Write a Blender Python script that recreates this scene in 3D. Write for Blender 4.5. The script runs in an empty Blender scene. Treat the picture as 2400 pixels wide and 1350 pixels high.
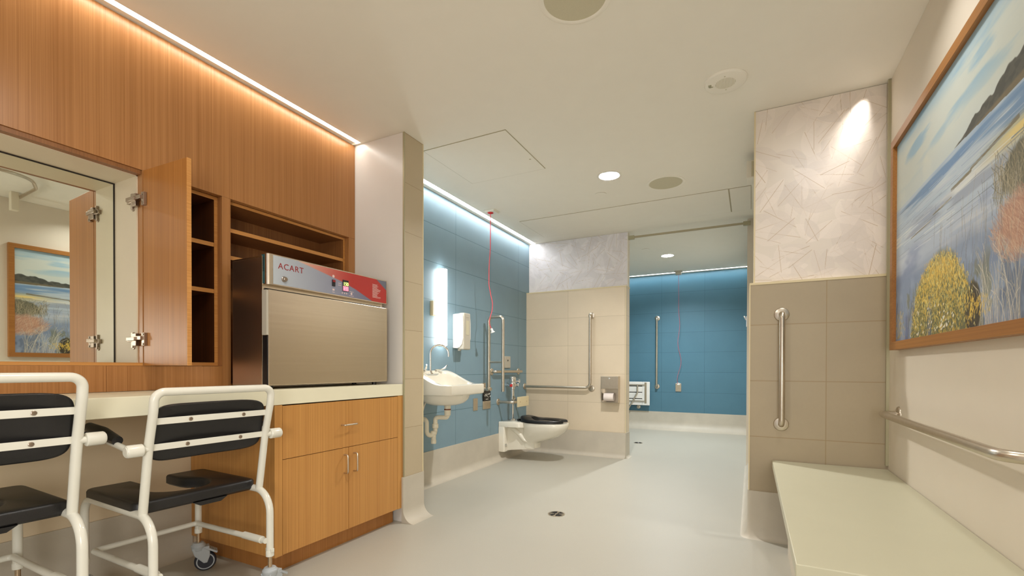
import bpy, bmesh, math, random
import numpy as np
from mathutils import Vector, Matrix
from mathutils.geometry import tessellate_polygon
random.seed(7); RNG = np.random.RandomState(11)
SC = bpy.context.scene
COL = SC.collection
PI = math.pi

# ---------------------------------------------------------------- materials
def lin(c):
    return tuple((x/12.92 if x <= .04045 else ((x+.055)/1.055)**2.4) for x in c)
def rgb(r, g, b):
    return lin((r/255, g/255, b/255))

def new_mat(name):
    m = bpy.data.materials.new(name); m.use_nodes = True
    nt = m.node_tree
    return m, nt, nt.nodes['Principled BSDF']

def mat(name, col, rough=.5, metal=0.0, noise=0.0, nscale=8.0, bump=0.0, bscale=120.0, coat=0.0, spec=.5, stretch=None):
    m, nt, b = new_mat(name)
    b.inputs['Base Color'].default_value = (*col, 1)
    b.inputs['Roughness'].default_value = rough
    b.inputs['Metallic'].default_value = metal
    b.inputs['Coat Weight'].default_value = coat
    b.inputs['Coat Roughness'].default_value = .12
    b.inputs['Specular IOR Level'].default_value = spec
    tc = nt.nodes.new('ShaderNodeTexCoord')
    src = tc.outputs['Object']
    if stretch:
        mp = nt.nodes.new('ShaderNodeMapping'); mp.inputs['Scale'].default_value = stretch
        nt.links.new(src, mp.inputs['Vector']); src = mp.outputs['Vector']
    n = nt.nodes.new('ShaderNodeTexNoise'); n.inputs['Scale'].default_value = nscale
    n.inputs['Detail'].default_value = 5
    nt.links.new(src, n.inputs['Vector'])
    amt = noise if noise else .02
    r = nt.nodes.new('ShaderNodeMapRange')
    r.inputs['From Min'].default_value = .25; r.inputs['From Max'].default_value = .75
    r.inputs['To Min'].default_value = 1-amt; r.inputs['To Max'].default_value = 1+amt
    nt.links.new(n.outputs['Fac'], r.inputs['Value'])
    mx = nt.nodes.new('ShaderNodeVectorMath'); mx.operation = 'SCALE'
    mx.inputs[0].default_value = col
    nt.links.new(r.outputs['Result'], mx.inputs['Scale'])
    nt.links.new(mx.outputs['Vector'], b.inputs['Base Color'])
    if bump:
        n2 = nt.nodes.new('ShaderNodeTexNoise'); n2.inputs['Scale'].default_value = bscale
        nt.links.new(src, n2.inputs['Vector'])
        bp = nt.nodes.new('ShaderNodeBump'); bp.inputs['Strength'].default_value = bump
        bp.inputs['Distance'].default_value = .002
        nt.links.new(n2.outputs['Fac'], bp.inputs['Height'])
        nt.links.new(bp.outputs['Normal'], b.inputs['Normal'])
    return m

def emit(name, col, strength):
    m, nt, b = new_mat(name)
    b.inputs['Base Color'].default_value = (.8, .8, .8, 1)
    b.inputs['Emission Color'].default_value = (*col, 1)
    b.inputs['Emission Strength'].default_value = strength
    return m

class NB:
    """tiny node helper"""
    def __init__(s, nt): s.nt = nt
    def val(s, sock, v):
        if isinstance(v, (int, float)): sock.default_value = v
        else: s.nt.links.new(v, sock)
    def m(s, op, a, b=0.0, c=0.0):
        n = s.nt.nodes.new('ShaderNodeMath'); n.operation = op
        s.val(n.inputs[0], a); s.val(n.inputs[1], b); s.val(n.inputs[2], c)
        return n.outputs[0]
    def mix(s, f, a, b):
        n = s.nt.nodes.new('ShaderNodeMix'); n.data_type = 'RGBA'
        s.val(n.inputs['Factor'], f)
        for i, v in ((6, a), (7, b)):
            if isinstance(v, tuple): n.inputs[i].default_value = (*v, 1)
            else: s.nt.links.new(v, n.inputs[i])
        return n.outputs[2]
    def pos(s):
        g = s.nt.nodes.new('ShaderNodeNewGeometry'); x = s.nt.nodes.new('ShaderNodeSeparateXYZ')
        s.nt.links.new(g.outputs['Position'], x.inputs[0]); return g, x
    def noise(s, vec, scale, detail=4):
        n = s.nt.nodes.new('ShaderNodeTexNoise'); n.inputs['Scale'].default_value = scale
        n.inputs['Detail'].default_value = detail
        s.nt.links.new(vec, n.inputs['Vector']); return n.outputs['Fac']

def tile(name, col, axis, u0, w, z0, h, grout, rough=.45, cloud=.10, gw=.0022):
    """stacked-bond wall tile: axis 'X' or 'Y' runs along the wall"""
    m, nt, b = new_mat(name); N = NB(nt)
    g, x = N.pos()
    u = N.m('DIVIDE', N.m('SUBTRACT', x.outputs[axis], u0), w)
    v = N.m('DIVIDE', N.m('SUBTRACT', x.outputs['Z'], z0), h)
    def line(t, size):
        f = N.m('FRACT', t)
        d = N.m('MULTIPLY', N.m('MINIMUM', f, N.m('SUBTRACT', 1.0, f)), size)
        return N.m('LESS_THAN', d, gw)
    gl = N.m('MAXIMUM', line(u, w), line(v, h))
    cv = nt.nodes.new('ShaderNodeCombineXYZ')
    nt.links.new(N.m('FLOOR', u), cv.inputs[0]); nt.links.new(N.m('FLOOR', v), cv.inputs[1])
    wn = nt.nodes.new('ShaderNodeTexWhiteNoise'); nt.links.new(cv.outputs[0], wn.inputs['Vector'])
    n1 = N.noise(g.outputs['Position'], 3.2, 6)
    n2 = N.noise(g.outputs['Position'], 60.0, 3)
    k = N.m('ADD', 1.0-cloud*1.1, N.m('ADD', N.m('MULTIPLY', n1, cloud*1.6), N.m('MULTIPLY', n2, cloud*.3)))
    k = N.m('MULTIPLY', k, N.m('ADD', .975, N.m('MULTIPLY', wn.outputs['Value'], .05)))
    sc = nt.nodes.new('ShaderNodeVectorMath'); sc.operation = 'SCALE'
    sc.inputs[0].default_value = col; nt.links.new(k, sc.inputs['Scale'])
    nt.links.new(N.mix(gl, sc.outputs['Vector'], grout), b.inputs['Base Color'])
    b.inputs['Roughness'].default_value = rough
    bp = nt.nodes.new('ShaderNodeBump'); bp.inputs['Strength'].default_value = .35; bp.inputs['Distance'].default_value = .002
    nt.links.new(N.m('SUBTRACT', 1.0, gl), bp.inputs['Height'])
    nt.links.new(bp.outputs['Normal'], b.inputs['Normal'])
    return m

def wood(name, col, dark, rough=.38, vertical=True, seed=0.0):
    m, nt, b = new_mat(name); N = NB(nt)
    tc = nt.nodes.new('ShaderNodeNewGeometry')
    def mapped(sx, sz):
        mp = nt.nodes.new('ShaderNodeMapping')
        mp.inputs['Scale'].default_value = (sx, sx, sz) if vertical else (sx, sz, sx)
        mp.inputs['Location'].default_value = (seed, seed*.7, seed*1.3)
        nt.links.new(tc.outputs['Position'], mp.inputs['Vector']); return mp.outputs['Vector']
    fine = N.noise(mapped(430, 2.0), 1.0, 3)
    mid = N.noise(mapped(150, .6), 1.0, 3)
    broad = N.noise(mapped(9, .25), 1.0, 2)
    f = N.m('ADD', N.m('MULTIPLY', fine, .5), N.m('ADD', N.m('MULTIPLY', mid, .55), N.m('MULTIPLY', broad, .22)))
    r = nt.nodes.new('ShaderNodeMapRange')
    r.inputs['From Min'].default_value = .42; r.inputs['From Max'].default_value = .85
    nt.links.new(f, r.inputs['Value'])
    nt.links.new(N.mix(r.outputs['Result'], dark, col), b.inputs['Base Color'])
    b.inputs['Roughness'].default_value = rough
    b.inputs['Specular IOR Level'].default_value = .4
    return m

M = {}
M['ceil'] = mat('ceiling_paint', rgb(238, 233, 220), .75, noise=.01)
M['paint'] = mat('wall_paint', rgb(224, 214, 196), .5, noise=.012)
M['paint_gloss'] = mat('column_paint', rgb(224, 220, 214), .28, noise=.012)
M['knee'] = mat('knee_wall_paint', rgb(226, 208, 178), .45, noise=.012)
M['white'] = mat('white_trim', rgb(232, 228, 215), .45)
M['floor'] = None
M['base'] = mat('epoxy_base', rgb(198, 190, 174), .5, noise=.07, nscale=5, bump=.15)
M['solid'] = mat('solid_surface', rgb(236, 231, 205), .32, noise=.012)
M['bench'] = mat('bench_surface', rgb(200, 197, 172), .38, noise=.012)
M['steel'] = mat('brushed_steel', (.60, .54, .45), .30, 1.0, noise=.05, nscale=40)
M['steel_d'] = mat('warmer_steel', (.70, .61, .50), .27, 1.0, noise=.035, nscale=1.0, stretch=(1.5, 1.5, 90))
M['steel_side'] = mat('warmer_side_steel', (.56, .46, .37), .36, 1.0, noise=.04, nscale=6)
M['chrome'] = mat('chrome', (.82, .82, .82), .08, 1.0)
M['nickel'] = mat('nickel', (.38, .31, .25), .30, 1.0)
M['brass'] = mat('worn_stem_metal', (.58, .44, .30), .3, 1.0, noise=.2, nscale=60)
M['porcelain'] = mat('porcelain', rgb(236, 230, 214), .12, coat=.5)
M['pvc'] = mat('pvc_cream', rgb(226, 218, 196), .4)
M['rust'] = mat('rust_ring', rgb(120, 62, 34), .6, noise=.2)
M['black'] = mat('black_pad', rgb(30, 29, 30), .38, noise=.08, bump=.2, bscale=300)
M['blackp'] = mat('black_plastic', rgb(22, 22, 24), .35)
M['powder'] = mat('white_powder_coat', rgb(228, 226, 214), .25, coat=.3)
M['plastic'] = mat('white_plastic', rgb(238, 236, 230), .35)
M['plastic_g'] = mat('grey_plastic', rgb(186, 180, 165), .45)
M['caster'] = mat('caster_grey', rgb(176, 182, 186), .4)
M['tyre'] = mat('tyre_rubber', rgb(40, 42, 52), .6)
M['cap'] = mat('cap_trim', rgb(222, 207, 168), .4)
M['strip'] = mat('metal_strip', rgb(176, 170, 140), .4, .3)
M['dark'] = mat('dark_gap', rgb(40, 34, 26), .8)
M['mirror'] = mat('mirror_glass', (.90, .93, .86), .01, 1.0)
M['red'] = mat('red_plastic', rgb(205, 40, 40), .35)
M['pink'] = mat('pull_cord_red', rgb(226, 84, 92), .6)
M['paper'] = mat('toilet_paper', rgb(240, 228, 220), .9, noise=.03, bump=.3)
M['seam'] = mat('ceiling_seam', rgb(176, 166, 138), .7)
M['grille'] = mat('speaker_mesh', rgb(200, 193, 166), .7, noise=.04, nscale=300)
M['inner'] = mat('niche_liner', rgb(220, 207, 182), .4)
M['led_w'] = emit('led_warm', (1.0, .95, .88), 12.5)
M['led_c'] = emit('led_cool', (.96, .975, 1.0), 17)
M['led_s'] = emit('led_shower', (.90, .95, 1.0), 14)
M['sconce'] = emit('sconce_glow', (1.0, .98, .95), 9)
M['lamp'] = emit('lamp_glow', (.92, .96, 1.0), 9)
M['disp_y'] = emit('display_yellow', (.75, 1.0, .05), 1.6)
M['disp_r'] = emit('display_red', (1.0, .05, .12), 1.6)
M['disp_g'] = emit('display_green', (.1, .9, .6), .8)
M['logo_red'] = mat('logo_red', rgb(150, 34, 36), .4)
M['print_white'] = mat('print_white', rgb(225, 200, 195), .5)
M['teal'] = mat('teal_side', rgb(44, 84, 88), .4)
M['wood'] = wood('oak_veneer_panel', rgb(190, 136, 84), rgb(154, 102, 55), rough=.30)
M['wood_door'] = wood('oak_veneer_door', rgb(188, 129, 68), rgb(152, 97, 43), seed=3.1)
M['wood_cab'] = wood('oak_veneer_cabinet', rgb(208, 154, 86), rgb(178, 122, 62), seed=7.7)
M['wood_edge'] = wood('oak_edge_band', rgb(216, 158, 92), rgb(182, 122, 60), vertical=False, seed=1.7)
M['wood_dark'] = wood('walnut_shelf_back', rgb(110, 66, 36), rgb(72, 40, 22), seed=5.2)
M['wood_shelf'] = wood('oak_shelf_inner', rgb(160, 108, 62), rgb(122, 78, 42), seed=4.4)
M['frame'] = wood('cherry_frame', rgb(176, 120, 58), rgb(142, 90, 38), vertical=False, seed=9.4)

def floor_mat():
    m, nt, b = new_mat('epoxy_floor'); N = NB(nt)
    g, x = N.pos()
    n1 = N.noise(g.outputs['Position'], 1.3, 5); n2 = N.noise(g.outputs['Position'], 220, 2)
    k = N.m('ADD', .88, N.m('ADD', N.m('MULTIPLY', n1, .10), N.m('MULTIPLY', n2, .14)))
    sc = nt.nodes.new('ShaderNodeVectorMath'); sc.operation = 'SCALE'
    sc.inputs[0].default_value = rgb(182, 178, 165); nt.links.new(k, sc.inputs['Scale'])
    nt.links.new(sc.outputs['Vector'], b.inputs['Base Color'])
    b.inputs['Roughness'].default_value = .42
    bp = nt.nodes.new('ShaderNodeBump'); bp.inputs['Strength'].default_value = .12; bp.inputs['Distance'].default_value = .002
    nt.links.new(n2, bp.inputs['Height']); nt.links.new(bp.outputs['Normal'], b.inputs['Normal'])
    return m
M['floor'] = floor_mat()
BLUE = rgb(126, 154, 168); GROUT_B = rgb(78, 112, 120)
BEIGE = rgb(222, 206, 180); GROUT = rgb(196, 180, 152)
M['blue_y'] = tile('blue_tile_side', BLUE, 'Y', 3.88, .70, .3, .348, GROUT_B)
M['blue_x'] = tile('blue_tile_back', rgb(80, 124, 144), 'X', -1.395, .695, .305, .344, rgb(62, 100, 118))
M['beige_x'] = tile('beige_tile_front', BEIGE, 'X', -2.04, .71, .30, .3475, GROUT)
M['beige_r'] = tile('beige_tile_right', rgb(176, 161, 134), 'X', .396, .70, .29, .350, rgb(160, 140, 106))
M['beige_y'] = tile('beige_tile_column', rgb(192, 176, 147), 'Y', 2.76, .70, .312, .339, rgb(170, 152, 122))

# ---------------------------------------------------------------- geometry helpers
class B:
    def __init__(s): s.bm = bmesh.new()
    def box(s, x0, x1, y0, y1, z0, z1, mi=0):
        v = [s.bm.verts.new(p) for p in ((x0,y0,z0),(x1,y0,z0),(x1,y1,z0),(x0,y1,z0),(x0,y0,z1),(x1,y0,z1),(x1,y1,z1),(x0,y1,z1))]
        for f in ((3,2,1,0),(4,5,6,7),(0,1,5,4),(1,2,6,5),(2,3,7,6),(3,0,4,7)):
            s.bm.faces.new([v[i] for i in f]).material_index = mi
        return s
    def obox(s, c, size, rot, mi=0):
        """oriented box: centre, full sizes, 3x3 matrix"""
        hx, hy, hz = (k/2 for k in size); c = Vector(c)
        v = [s.bm.verts.new(c + rot @ Vector(p)) for p in ((-hx,-hy,-hz),(hx,-hy,-hz),(hx,hy,-hz),(-hx,hy,-hz),(-hx,-hy,hz),(hx,-hy,hz),(hx,hy,hz),(-hx,hy,hz))]
        for f in ((3,2,1,0),(4,5,6,7),(0,1,5,4),(1,2,6,5),(2,3,7,6),(3,0,4,7)):
            s.bm.faces.new([v[i] for i in f]).material_index = mi
        return s
    def rings(s, rings, cap0=True, cap1=True, mi=0):
        R = [[s.bm.verts.new(p) for p in r] for r in rings]
        n = len(R[0])
        for a, b in zip(R, R[1:]):
            for i in range(n):
                s.bm.faces.new((a[i], a[(i+1) % n], b[(i+1) % n], b[i])).material_index = mi
        if cap0: s.bm.faces.new(R[0][::-1]).material_index = mi
        if cap1: s.bm.faces.new(R[-1]).material_index = mi
        return s
    def cyl(s, p0, p1, r, r1=None, n=24, mi=0):
        p0, p1 = Vector(p0), Vector(p1); d = (p1-p0).normalized()
        a = d.orthogonal().normalized(); b = d.cross(a)
        r1 = r if r1 is None else r1
        ang = [2*PI*i/n for i in range(n)]
        return s.rings([[p0+(a*math.cos(t)+b*math.sin(t))*r for t in ang], [p1+(a*math.cos(t)+b*math.sin(t))*r1 for t in ang]], mi=mi)
    def lathe(s, c, axis, prof, n=32, mi=0, caps=True):
        """prof: (dist along axis, radius)"""
        c = Vector(c); d = Vector(axis).normalized(); a = d.orthogonal().normalized(); b = d.cross(a)
        ang = [2*PI*i/n for i in range(n)]
        return s.rings([[c+d*h+(a*math.cos(t)+b*math.sin(t))*max(r, 1e-4) for t in ang] for h, r in prof], caps, caps, mi)
    def tube(s, pts, r, n=16, fillet=0.0, seg=8, mi=0, caps=True):
        P = [Vector(p) for p in pts]
        if fillet:
            fl = fillet if isinstance(fillet, (list, tuple)) else [fillet]*len(P)
            Q = [P[0]]
            for i in range(1, len(P)-1):
                a, b, c = P[i-1], P[i], P[i+1]
                u, v = (a-b), (c-b); lu, lv = u.length, v.length; u.normalize(); v.normalize()
                th = u.angle(v)
                if fl[i] <= 0 or th > PI-.02: Q.append(b); continue
                t = min(fl[i]/math.tan(th/2), lu*.49, lv*.49); rr = t*math.tan(th/2)
                bis = (u+v).normalized(); cen = b + bis*(rr/math.sin(th/2))
                s0, s1 = b+u*t-cen, b+v*t-cen
                ax = s0.cross(s1).normalized(); tot = s0.angle(s1)
                for k in range(seg+1):
                    Q.append(cen + Matrix.Rotation(tot*k/seg, 3, ax) @ s0)
            Q.append(P[-1]); P = Q
        # parallel transport
        T = []
        for i in range(len(P)):
            d = (P[min(i+1, len(P)-1)]-P[max(i-1, 0)]); T.append(d.normalized())
        nrm = T[0].orthogonal().normalized(); R = []
        for i, p in enumerate(P):
            if i:
                q = T[i-1].rotation_difference(T[i]); nrm = (q @ nrm)
            nrm = (nrm - T[i]*nrm.dot(T[i])).normalized(); bn = T[i].cross(nrm)
            rr = r[i] if isinstance(r, (list, tuple)) else r
            R.append([p+(nrm*math.cos(2*PI*k/n)+bn*math.sin(2*PI*k/n))*rr for k in range(n)])
        return s.rings(R, caps, caps, mi)
    def prism(s, poly, a, b, axis='z', mi=0):
        """poly in the two other axes in order (x,y)/(y,z)/(x,z), extruded a..b along axis"""
        def P(p, h):
            return {'z': (p[0], p[1], h), 'x': (h, p[0], p[1]), 'y': (p[0], h, p[1])}[axis]
        A = [s.bm.verts.new(P(p, a)) for p in poly]; C_ = [s.bm.verts.new(P(p, b)) for p in poly]
        n = len(poly)
        for i in range(n):
            s.bm.faces.new((A[i], A[(i+1) % n], C_[(i+1) % n], C_[i])).material_index = mi
        s.bm.faces.new(A[::-1]).material_index = mi; s.bm.faces.new(C_).material_index = mi
        return s
    def sphere(s, c, r, n=16, m=10, mi=0):
        rx, ry, rz = r if isinstance(r, (tuple, list)) else (r, r, r)
        R = []
        for j in range(m+1):
            t = PI*(.02+.96*j/m)
            R.append([(c[0]+rx*math.sin(t)*math.cos(2*PI*i/n), c[1]+ry*math.sin(t)*math.sin(2*PI*i/n), c[2]-rz*math.cos(t)) for i in range(n)])
        return s.rings(R, mi=mi)

LOC = {}
def obj(name, b, m, parent=None, bevel=0.0, seg=2, smooth=35, local=False):
    bm = b.bm
    bmesh.ops.recalc_face_normals(bm, faces=bm.faces)
    me = bpy.data.meshes.new(name)
    org = Vector((0, 0, 0))
    if parent is None:
        xs = [v.co for v in bm.verts]
        lo = [min(v[i] for v in xs) for i in range(3)]; hi = [max(v[i] for v in xs) for i in range(3)]
        org = Vector(((lo[0]+hi[0])/2, (lo[1]+hi[1])/2, lo[2]))
    elif not local:
        org = LOC[parent.as_pointer()] if parent.as_pointer() in LOC else Vector((0, 0, 0))
    if org.length: bmesh.ops.translate(bm, verts=bm.verts, vec=-org)
    bm.to_mesh(me); bm.free()
    for k in (m if isinstance(m, (list, tuple)) else [m]): me.materials.append(k)
    if smooth:
        me.polygons.foreach_set('use_smooth', [True]*len(me.polygons))
        me.set_sharp_from_angle(angle=math.radians(smooth))
    o = bpy.data.objects.new(name, me); COL.objects.link(o)
    if parent is None: o.location = org
    else: o.parent = parent
    LOC[o.as_pointer()] = org
    if bevel:
        bv = o.modifiers.new('bevel', 'BEVEL'); bv.width = bevel; bv.segments = seg
        bv.limit_method = 'ANGLE'; bv.angle_limit = math.radians(40)
    return o
def tag(o, label, cat, group=None):
    o['label'] = label; o['category'] = cat
    if group: o['group'] = group
    return o
def thing(name, label, cat, loc=(0, 0, 0), group=None):
    o = bpy.data.objects.new(name, None); COL.objects.link(o); o.location = loc
    o.empty_display_size = .05
    LOC[o.as_pointer()] = Vector(loc)
    return tag(o, label, cat, group)
def struct(name, b, m, parent=None, **k):
    o = obj(name, b, m, parent, **k)
    if parent is None: o['kind'] = 'structure'
    return o
def text_mesh(name, body, size, m, parent, mat4, extrude=.0006, spacing=1.0):
    cu = bpy.data.curves.new(name, 'FONT'); cu.body = body; cu.size = size; cu.extrude = extrude
    cu.space_character = spacing; cu.align_x = 'LEFT'
    to = bpy.data.objects.new(name+'_tmp', cu)
    me = bpy.data.meshes.new_from_object(to)
    bpy.data.objects.remove(to)
    me.transform(mat4); me.transform(Matrix.Translation(-LOC[parent.as_pointer()]))
    me.materials.clear(); me.materials.append(m)
    o = bpy.data.objects.new(name, me); COL.objects.link(o); o.parent = parent
    LOC[o.as_pointer()] = LOC[parent.as_pointer()]
    return o

# ================================================================ CAMERA
f, cx, cy = 1095.8, 1200, 869.4
yaw, pit, rol = math.radians(27.10), math.radians(-.4108), math.radians(.1127)
Fv = Vector((-math.sin(yaw), math.cos(yaw), 0)); Rv = Vector((math.cos(yaw), math.sin(yaw), 0)); Uv = Vector((0, 0, 1))
F2 = Fv*math.cos(pit)+Uv*math.sin(pit); U2 = Uv*math.cos(pit)-Fv*math.sin(pit)
R3 = Rv*math.cos(rol)+U2*math.sin(rol); U3 = U2*math.cos(rol)-Rv*math.sin(rol)
cam = bpy.data.cameras.new('camera'); co = bpy.data.objects.new('camera', cam); COL.objects.link(co)
mw = Matrix((( R3.x, U3.x, -F2.x, 0), (R3.y, U3.y, -F2.y, 0), (R3.z, U3.z, -F2.z, 1.07), (0, 0, 0, 1)))
co.matrix_world = mw
cam.sensor_width = 36; cam.sensor_fit = 'HORIZONTAL'; cam.lens = f/2400*36
cam.shift_y = (cy-675)/2400; cam.clip_start = .02
SC.camera = co

# ================================================================ ROOM SHELL
H = 2.69; YB = 8.45; XW = -2.59; XB = -2.615; YR = -2.2
struct('floor', B().box(-3.0, .9, YR, YB+.2, -.10, 0), M['floor'], smooth=0)

# ceiling: slab with round holes would be fussy -> slabs around the three LED channels
CANS = [(-1.075, 3.895), (-1.085, 7.04)]
def ceiling():
    b = B()
    zt = H+.14
    # main field, pierced for the recessed downlights
    outer = [(-2.517, YR), (.9, YR), (.9, 8.333), (-2.517, 8.333)]
    loops = [outer] + [[(x+.086*math.cos(-2*PI*k/36), y+.086*math.sin(-2*PI*k/36)) for k in range(36)] for x, y in CANS]
    flat = [p for lp in loops for p in lp]
    vs_ = [b.bm.verts.new((p[0], p[1], H)) for p in flat]
    for tr in tessellate_polygon([[Vector((p[0], p[1], 0)) for p in lp] for lp in loops]):
        b.bm.faces.new([vs_[i] for i in tr])
    b.box(-2.517, -2.505, YR, 8.333, H+.0005, zt); b.box(-2.517, .9, 8.321, 8.333, H+.0005, zt)
    b.box(-3.0, -2.517, 2.515, 2.74, H, zt)             # over the column
    b.box(-3.0, -2.517, 5.585, 8.333, H, zt)            # beyond the toilet wall
    b.box(-3.0, -2.593, YR, 2.53, H, zt)
    b.box(-3.0, -2.61, 2.73, 5.6, H, zt)
    b.box(-3.0, .9, 8.445, YB+.2, H, zt)
    b.box(-3.0, .9, YR, YB+.2, zt, zt+.05)
    return b
struct('ceiling', ceiling(), M['ceil'], smooth=0)

def led(name, axis, a0, a1, c0, c1, lens, label):
    """linear light recessed in the ceiling: c0..c1 lens, lip to the wall side"""
    if axis == 'y': t = thing(name, label, 'light', ((c0+c1)/2, (a0+a1)/2, H+.008))
    else: t = thing(name, label, 'light', ((a0+a1)/2, (c0+c1)/2, H+.008))
    L = B(); P = B()
    if axis == 'y':
        L.box(min(c0, c1), max(c0, c1), a0, a1, H+.008, H+.016)
        lo, hi = min(c0, c1), max(c0, c1)
        P.box(lo-.038, lo, a0, a1, H+.001, H+.02)
    else:
        L.box(a0, a1, c0, c1, H+.008, H+.016)
        P.box(a0, a1, c1, c1+.07, H+.001, H+.02)
    obj('lens', L, lens, t); obj('lip', P, M['white'], t)
    return t
led('linear_ceiling_light', 'y', .55, 2.50, -2.555, -2.517, M['led_w'], 'long warm linear light along the top of the wood panelled wall')
led('linear_ceiling_light', 'y', 2.74, 5.57, -2.572, -2.532, M['led_c'], 'white linear light along the top of the blue tiled wall above the sink')
led('linear_ceiling_light', 'x', -2.6, -.055, 8.335, 8.378, M['led_s'], 'white linear light along the top of the far blue shower wall')

# ---- left wall: painted wall behind the counter and cabinets
struct('wall_left', B().box(-3.0, -2.875, YR, 2.53, 0, H), M['knee'], smooth=0)
def cove(x=None, y=None, a=0, b_=1, h=.31, d=1, t=.008, r=.07):
    """wall base profile with a hollow curve to the floor. wall at x (or y), facing direction d"""
    prof = [(0, 0), (0, h), (t, h), (t, r)]
    for k in range(1, 9):
        an = k/8*PI/2; prof.append((t+r*(1-math.cos(an)), r*(1-math.sin(an))))
    bb = B()
    if x is not None:
        poly = [(x+d*p, z) for p, z in prof]; bb.prism(poly, a, b_, 'y')
    else:
        poly = [(y+d*p, z) for p, z in prof]; bb.prism(poly, a, b_, 'x')
    return bb
struct('baseboard_left', cove(x=-2.875, a=YR, b_=1.56), M['base'])

# ---- wood panelling (x = -2.59 face), with the mirror niche, cubby and shelf openings
def panelling():
    b = B(); x0, x1 = -2.87, XW
    t = .04
    ya, yb = -1.7, 2.53
    def slab(y0, y1, z0, z1): b.box(x1-t, x1, y0, y1, z0, z1)
    slab(ya, yb, 2.008, H-.002)             # above everything
    slab(ya, 1.045, .957, 1.0745)           # below the mirror
    slab(1.046, 1.563, .957, 1.0745)
    slab(ya, .05, 1.0755, 2.007)            # left of the mirror
    slab(1.186, 1.222, 1.0755, 2.007)       # mirror | cubby
    slab(1.5635, 1.611, .957, 2.007)        # cubby | shelves
    slab(2.474, yb, .957, 2.007)            # shelves | column
    return b
tag(obj('wood_wall_panelling', panelling(), M['wood'], smooth=0), 'vertical grain oak veneer panelling above the white counter, around the mirror niche', 'panelling')

# mirror niche liner and mirror
t = thing('mirror_cabinet', 'cream lined recessed mirror cabinet beside the open wood door', 'mirror', (-2.84, .62, 1.0755))
b = B()
b.box(-2.87, XW-.04, .05, 1.186, 1.985, 2.005); b.box(-2.87, XW-.04, 1.18, 1.20, 1.0755, 2.005)
b.box(-2.87, XW-.04, .03, .05, 1.0755, 2.005); b.box(-2.872, -2.862, .05, 1.186, 1.0755, 1.99)
obj('liner', b, M['inner'], t, smooth=0)
b = B(); b.box(XW-.045, XW+.0005, .05, 1.186, 1.0755, 1.090); obj('sill', b, M['wood_edge'], t, smooth=0)
b = B(); b.box(XW-.045, XW-.006, .05, 1.184, 1.988, 2.007); obj('head_rail', b, M['wood_shelf'], t, smooth=0)
obj('mirror_pane', B().prism([(-2.8500, .052), (-2.836, 1.18), (-2.844, 1.18), (-2.858, .052)], 1.092, 1.984, 'z'), M['mirror'], t, smooth=0)
obj('edge_gasket', B().box(-2.838, -2.834, 1.174, 1.18, 1.092, 1.984).prism([(-2.852, .052), (-2.838, 1.18), (-2.833, 1.18), (-2.847, .052)], 1.979, 1.984, 'z'), M['dark'], t, smooth=0)

# open door with its two hinges
t = thing('cabinet_door', 'open oak veneer mirror cabinet door standing out from the wall', 'door', (-2.42, 1.20, 1.0765))
dx = Vector((.339, .013, 0)).normalized(); ang = math.atan2(dx.y, dx.x)
rot = Matrix.Rotation(ang, 3, 'Z')
dc = Vector((-2.583, 1.186, 0)) + dx*.169 + (rot @ Vector((0, .0105, 0)))
obj('panel', B().obox((dc.x, dc.y, 1.541), (.335, .019, .929), rot), M['wood_door'], t, smooth=0, bevel=.0006)
dc2 = Vector((-2.583, 1.186, 0)) + dx*.3375 + (rot @ Vector((0, .0105, 0)))
obj('edge_band', B().obox((dc2.x, dc2.y, 1.541), (.0022, .0192, .9292), rot), M['wood_edge'], t, smooth=0)
for z in (1.865, 1.200):
    h = B(); y0 = 1.180
    h.box(-2.640, -2.605, y0-.016, y0, z-.030, z+.030)              # mounting plate on the liner (foot)
    h.box(-2.690, -2.640, y0-.014, y0, z-.010, z+.012)
    h.box(-2.662, -2.648, y0-.010, y0, z-.040, z+.036)
    h.box(-2.672, -2.600, y0-.026, y0-.010, z-.006, z+.012)
    h.cyl((-2.655, y0-.004, z-.034), (-2.655, y0+.0, z-.034), .012, n=16)
    hb = obj('hinge', h, M['nickel'], t, bevel=.0015)
    a = B()
    a.box(-2.612, -2.560, y0-.018, y0+.004, z-.002, z+.016)
    a.box(-2.575, -2.552, y0-.006, y0+.0075, z-.030, z+.032)
    a.cyl((-2.563, y0+.002, z+.024), (-2.563, y0-.009, z+.024), .006, n=12)
    a.cyl((-2.563, y0+.002, z-.022), (-2.563, y0-.009, z-.022), .006, n=12)
    obj('hinge_arm', a, M['nickel'], hb, bevel=.001)

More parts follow.
